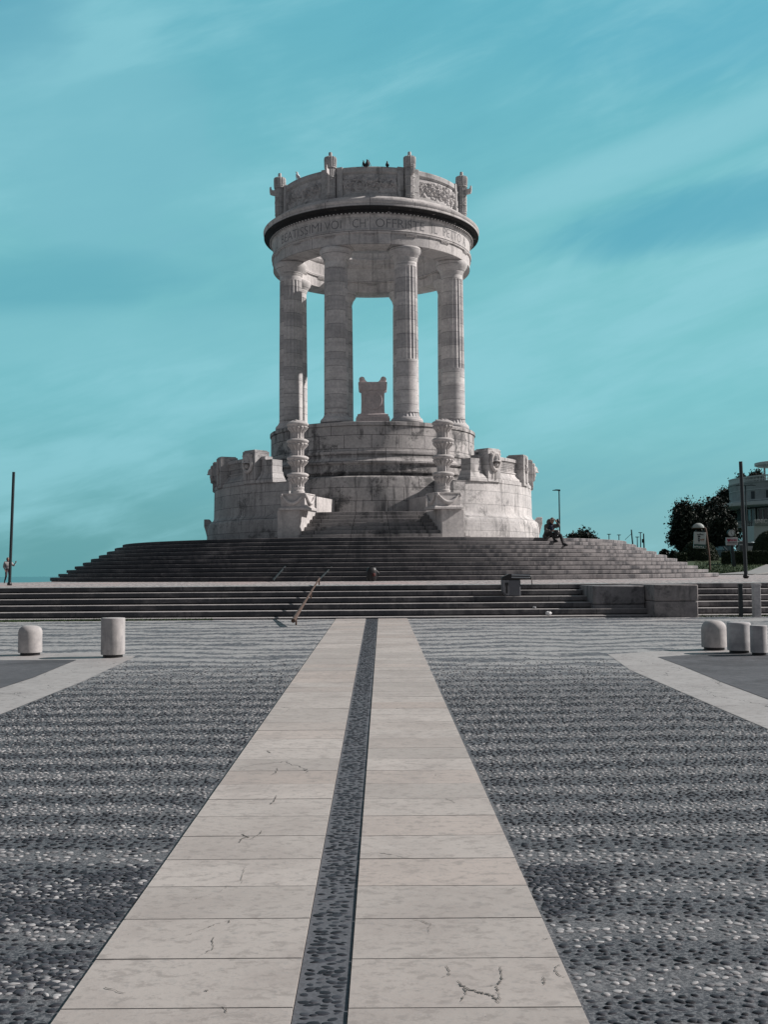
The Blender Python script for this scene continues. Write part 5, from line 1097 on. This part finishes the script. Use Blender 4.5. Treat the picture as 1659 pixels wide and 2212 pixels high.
# ---- clock sign
kc = 96/F; X = (1584.8-829.5)*kc; hor = 1230.7; g0 = ht(X,96)-.02; ck_ = empty('street_clock', (X,96,g0), 0, 'round white clock above a small white and red advertising panel on a post', 'clock')
def cx_(u): return (u-1584.8)*kc
def cz_(v): return EYE+(hor-v)*kc-g0
mb = MB(); mb.prism([(-.17,0),(.15,0),(cx_(1584),cz_(1177.5)),(cx_(1577.5),cz_(1177.5))], -.10, .10); mb.build('post', M_dark, ck_, bevel=.01)
mb = MB(); mb.box(cx_(1568.8),cx_(1593.3),-.10,.12,cz_(1178),cz_(1161)); pn = mb.build('panel', plain('white_panel', (.50,.47,.49), .5), ck_, bevel=.01)
I_ = Matrix.Identity(4); xm, zm = cx_(1581), cz_(1169.5)
hp_ = []
for t in np.linspace(0, 2*math.pi, 24, endpoint=False): hp_.append((xm-.28+.010*16*math.sin(t)**3, zm+.10+.010*(13*math.cos(t)-5*math.cos(2*t)-2*math.cos(3*t)-math.cos(4*t))))
mb = MB(); mb.prism(hp_, -.108, -.101); mb.build('heart', M_red, pn, smooth=0)
mb = MB(); vs_, fs_ = flat_text('SHOP', .002, 0); xs2 = [v[0] for v in vs_]; mx = max(xs2)
mb = MB()
for (a, b_, c_, d_) in ((-.12,-.02,.03,.18),(.02,.12,.03,.18),(.16,.26,.03,.18),(.30,.40,.03,.18)): mb.box(xm+a,xm+b_,-.105,-.101,zm+c_,zm+d_)
mb.build('red_print', M_red, pn, smooth=0)
mb = MB()
for i in range(7): mb.box(xm-.40+.12*i,xm-.31+.12*i,-.105,-.101,zm-.12,zm-.05)
for i in range(9): mb.box(xm-.40+.09*i,xm-.34+.09*i,-.105,-.101,zm-.24,zm-.20)
mb.build('dark_print', M_ink, pn, smooth=0)
Mc = Matrix.Translation((cx_(1579.8),-.02,cz_(1151.6))) @ Matrix.Rotation(R_(-90), 4, 'X'); rc = 8.0*kc
mb = MB(); mb.lathe([(0,.12),(rc*.9,.12),(rc,.08),(rc,-.08),(rc*.93,-.11),(rc*.88,-.09),(rc*.88,-.06)], 32, M=Mc); co_ = mb.build('clock_case', M_dark, ck_)
mb = MB(); mb.lathe([(rc*.89,-.062),(0,-.062)], 32, M=Mc); fo_ = mb.build('clock_face', plain('clock_white', (.52,.55,.55), .5), co_, smooth=0)
mb = MB(); M0 = Matrix.Translation((cx_(1579.8),-.085,cz_(1151.6)))
for (an, l_, w_) in ((0, rc*.68, .012), (150, rc*.62, .018)):
    mb.box(-w_,w_,-.006,0,-.02,l_, M0 @ Matrix.Rotation(R_(an), 4, 'Y'))
for i in range(12): mb.box(-.008,.008,-.004,0,rc*.74,rc*.84, M0 @ Matrix.Rotation(R_(30*i), 4, 'Y'))
mb.build('clock_hand', M_ink, co_, smooth=0)

# ---- cars
M_glass = plain('car_glass', (.05,.065,.07), .08, spec=.8); M_tyre = plain('tyre_rubber', (.015,.015,.016), .85); M_rim = plain('rim_alloy', (.3,.3,.31), .35, .8)
M_lampw = plain('lamp_glass', (.75,.76,.78), .12, spec=1.0)
def car(xu, y, rz, paint, label, zoff=0):
    X = (xu-829.5)*y/F; o = empty('parked_car', (X, y, ht(X,y)+.0+zoff), rz, label, 'car', 'cars parked beyond the lawn')
    # side outline (y backwards, z) swept with a narrower roof; front points to -y
    S = [(-2.0,.30,.74),(-2.08,.48,.80),(-2.02,.66,.82),(-1.85,.80,.82),(-1.05,.97,.80),(-.95,1.0,.78),(-.30,1.38,.60),(.20,1.47,.57),(.95,1.42,.57),(1.65,1.05,.72),(1.95,.95,.76),(2.02,.60,.82),(1.98,.32,.76)]
    mb = MB(); P = []
    for (y_, z_, w_) in S: P.append([(-w_*.0-w_-.02*(z_<.9),y_,z_-.05),(-w_*.97,y_,z_),(-w_*.5,y_*1.0-.04,z_+.03),(0,y_-.06 if y_<0 else y_+.04,z_+.04),(w_*.5,y_-.04,z_+.03),(w_*.97,y_,z_),(w_+.02*(z_<.9),y_,z_-.05)])
    mb.grid(P)
    for s_ in (-1,1):
        for i in range(len(S)-1):
            (y0,z0,w0),(y1,z1,w1) = S[i],S[i+1]
            if y1 > y0: mb.add([(s_*w0,y0,z0-.05),(s_*w1,y1,z1-.05),(s_*.86,y1,min(z1-.06,.78)),(s_*.86,y0,min(z0-.06,.78)),(s_*.84,y1,.26),(s_*.84,y0,.26)], [(0,1,2,3),(3,2,4,5)])
    mb.box(-.80,.80,-1.98,1.95,.20,.34); mb.build('body', paint, o, smooth=50)
    mb = MB(); mb.add([(-.70,-.98,1.03),(.70,-.98,1.03),(.55,-.33,1.405),(-.55,-.33,1.405)], [(0,1,2,3)]); mb.add([(-.52,1.0,1.44),(.52,1.0,1.44),(.66,1.60,1.12),(-.66,1.60,1.12)], [(0,1,2,3)])
    for s_ in (-1,1): mb.add([(s_*.80,-.86,1.0),(s_*.60,-.26,1.36),(s_*.585,.9,1.37),(s_*.76,1.5,1.04)], [(0,1,2,3)])
    mb.build('window', M_glass, o, smooth=0)
    for s_ in (-1,1):
        mb = MB(); mb.ell((s_*.58,-1.93,.70),(.22,.14,.10),12,8); mb.build('headlight', M_lampw, o, smooth=60)
        mb = MB(); mb.ell((s_*.94,-.72,1.0),(.10,.07,.08),8,6); mb.tube([(s_*.80,-.7,.96),(s_*.92,-.72,.98)], .02, 6); mb.build('mirror', paint, o, smooth=60)
        for y_ in (-1.28,1.28):
            M_ = Matrix.Translation((s_*.70,y_,.31)) @ Matrix.Rotation(R_(90)*s_, 4, 'Y'); mb = MB(); mb.lathe([(0,-.09),(.26,-.10),(.31,-.07),(.31,.07),(.27,.11),(.20,.11)], 24, M=M_); w_ = mb.build('wheel', M_tyre, o)
            mb = MB(); mb.lathe([(.20,.105),(.19,.08),(.08,.09),(0,.10)], 18, M=M_); mb.build('rim', M_rim, w_)
    mb = MB(); mb.box(-.26,.26,-2.14,-2.10,.40,.51); mb.build('number_plate', plain('plate_white', (.6,.6,.6), .5), o, smooth=0)
    mb = MB(); mb.box(-.5,.5,-2.11,-2.07,.55,.66); mb.box(-.55,.55,-2.09,-2.05,.28,.38); mb.build('grille', M_black, o, smooth=0); return o
M_cd = plain('dark_teal_car_paint', (.02,.035,.042), .22, .3, .05, spec=.8); M_cw = plain('white_car_paint', (.62,.64,.64), .25, 0, .03, spec=.7); M_csil = plain('silver_car_paint', (.30,.32,.33), .25, .5, .04)
car(1567, 126, R_(22), M_cd, 'dark car facing the lawn between the dome hedge and the clock post', -.12)
car(1632, 128, R_(35), M_cw, 'white car half hidden by the tall dome hedge at right', .35)
car(1541, 133, R_(60), M_csil, 'silver car mostly hidden behind the broad dome hedge', -.05)

# ---- the curved building
def az(m): return m
M_bw = stone('plaster_wall', center=(0,0,0), base=(.33,.37,.37), streak=.25, stain=.15, rough=.9); M_bwhite = plain('pale_trim_paint', (.50,.56,.56), .8); M_bglass = plain('window_glass', (.03,.045,.055), .12, spec=.8); M_bstone = stone('rubble_stone_wall', center=(0,0,0), base=(.16,.16,.155), brick=(.9,.45,0), rough_brick=.6, joint=.04, streak=.3, stain=.3)
M_bdark = plain('dark_recess_wall', (.035,.045,.05), .8)
BX, BY, BZ = 66.5, 165, EYE; Bd = empty('curved_building', (BX,BY,BZ), 0, 'pale curved two storey building with round canopies and white rooftop balustrade', 'building')
mb = MB(); mb.lathe([(13.3,9.6),(13.3,12.75),(13.42,12.78),(13.42,12.95),(13.0,12.95),(0,12.9)], 72); wl = mb.build('upper_wall', M_bw, Bd)
mb = MB(); mb.lathe([(13.36,10.2),(13.40,10.2),(13.40,10.28),(13.36,10.28)],72,A(-100),A(40),True); mb.lathe([(13.33,11.75),(13.40,11.75),(13.40,11.83),(13.33,11.83)],72,A(-100),A(40),True); mb.build('string_course', M_bwhite, wl)
for k_a in (-66,-54,-42):
    mb = MB(); mb.sector(13.31,13.38,A(k_a-1.4),A(k_a+1.4),10.4,11.5,3); mb.build('wall_panel', M_bdark, wl, smooth=0)
mb = MB(); mb.lathe([(0,9.25),(16.5,9.25),(16.6,9.30),(16.6,9.74),(16.5,9.78),(0,9.8)], 96); mb.build('canopy', M_bwhite, Bd)
mb = MB(); mb.lathe([(12.2,6.9),(12.2,9.25)], 72); iw = mb.build('inner_wall', M_bdark, Bd)
for k_a in (-74,-62,-50,-38,-26):
    mb = MB(); mb.sector(12.21,12.27,A(k_a-4.6),A(k_a+4.6),6.95,9.0,4); wdn = mb.build('window', M_bglass, iw, smooth=0)
    mb = MB()
    for e_ in (-4.6,0,4.6): mb.sector(12.27,12.36,A(k_a+e_-.35),A(k_a+e_+.35),6.95,9.0,1)
    mb.sector(12.27,12.35,A(k_a-4.6),A(k_a+4.6),8.92,9.02,4); mb.build('frame', M_bwhite, wdn, smooth=0)
mb = MB(); mb.lathe([(11.0,6.2),(13.9,6.2),(13.9,6.3),(13.8,6.32),(13.8,6.40)], 72); mb.lathe([(13.6,7.12),(13.9,7.12),(13.9,7.22),(13.6,7.22)], 72, closed=True); bal = mb.build('balcony', M_bw, Bd)
def baluster(R0, z0, z1, a0, a1, n_, m, par_, r0=.09):
    mb = MB(); H = z1-z0
    for i in range(n_):
        a = a0+(a1-a0)*i/(n_-1); mb.lathe([(r0,z0),(r0*.55,z0+.1*H),(r0*1.25,z0+.38*H),(r0*.5,z0+.72*H),(r0*.9,z1)], 8, cx=R0*math.sin(a), cy=-R0*math.cos(a))
    o = mb.build('balustrade', m, par_, smooth=50)
    return o
baluster(13.75, 6.35, 7.12, A(-100), A(10), 70, M_bwhite, bal)
baluster(13.35, 12.95, 13.62, A(-72), A(10), 70, M_bwhite, wl)
mb = MB(); mb.lathe([(13.22,13.62),(13.5,13.62),(13.5,13.78),(13.22,13.78)],60,A(-100),A(20),True); mb.lathe([(13.2,12.951),(13.42,12.951),(13.42,13.62),(13.2,13.62)],20,A(-100),A(-73),True); mb.build('coping', M_bwhite, wl)
mb = MB(); mb.lathe([(10.8,-.2),(10.8,6.2)], 72); gw = mb.build('ground_floor_wall', M_bstone, Bd)
for k_a in (-80,-60):
    mb = MB(); mb.sector(10.81,10.9,A(k_a-2.5),A(k_a+2.5),4.2,5.2,3); mb.build('window', M_bglass, gw, smooth=0)
# round pavilion on the roof
mb = MB(); M_ = Matrix.Translation((-6.0,-2.5,0)); mb.lathe([(0,15.35),(4.3,15.5),(4.6,15.62),(4.6,15.98),(4.4,16.02),(0,16.05)], 48, M=M_); mb.build('pavilion_roof', M_bwhite, Bd)
for an in range(0,360,60):
    mb = MB(); mb.lathe([(.16,12.95),(.14,15.5)], 12, M=M_, cx=3.2*math.sin(R_(an-40)), cy=-3.2*math.cos(R_(an-40))); mb.build('pavilion_post', M_bwhite, Bd)
# entrance porch with sign board
ox, oy = -BX, -BY
mb = MB(); x0 = (1630-829.5)/F*151; mb.box(x0+ox,x0+.9+ox,151+oy,156+oy,1.2,6.1); mb.box(x0+4.6+ox,x0+6+ox,151+oy,156+oy,1.2,6.1); mb.box(x0+.9+ox,x0+4.6+ox,151+oy,156+oy,4.95,6.1); mb.box(x0+.9+ox,x0+4.6+ox,155.5+oy,156+oy,1.2,4.95); po_ = mb.build('porch', M_bwhite, Bd, smooth=0)
mb = MB(); mb.box(x0+1.35+ox,x0+4.3+ox,155.3+oy,155.48+oy,1.3,4.4); mb.build('door', M_bdark, po_, smooth=0)
mb = MB(); mb.box(x0+.0+ox,x0+5.6+ox,150.8+oy,151.3+oy,6.12,6.95); sb_ = mb.build('sign_board', M_bw, Bd, smooth=0)
vs_, fs_ = flat_text('UNIC', .05, .012); xs2 = [v[0] for v in vs_]; ys2 = [v[1] for v in vs_]; x0_, x1_, y0_, y1_ = min(xs2), max(xs2), min(ys2), max(ys2)
xa = (1632.5-829.5)/F*150.7; xb = (1659-829.5)/F*150.7; zt_ = (1230.6-1121.3)/F*150.7; zb_ = (1230.4-1130.8)/F*150.7
mb = MB(); mb.add([(xa+(xb-xa)*(v[0]-x0_)/(x1_-x0_)+ox, 150.72+oy-v[2], zb_+(zt_-zb_)*(v[1]-y0_)/(y1_-y0_)) for v in vs_], fs_); mb.build('sign_lettering', M_white, sb_, smooth=0, fix=False)
# pay machine beside the parked cars
kx = 120/F; X = (1621-829.5)*kx; mb = MB(); pm = empty('pay_machine', (X-.9,120,ht(X,120)), 0, 'tall grey machine cabinet with a white hood behind the long hedge', 'machine')
mb.box(-.35,.35,-.25,.25,0,1.7); mb.build('cabinet', plain('machine_grey', (.13,.14,.15), .6), pm, bevel=.03); mb = MB(); mb.box(-.42,.42,-.32,.3,1.7,1.86); mb.box(-.36,.36,-.27,-.26,1.35,1.5); mb.build('hood', M_white, pm, bevel=.02)
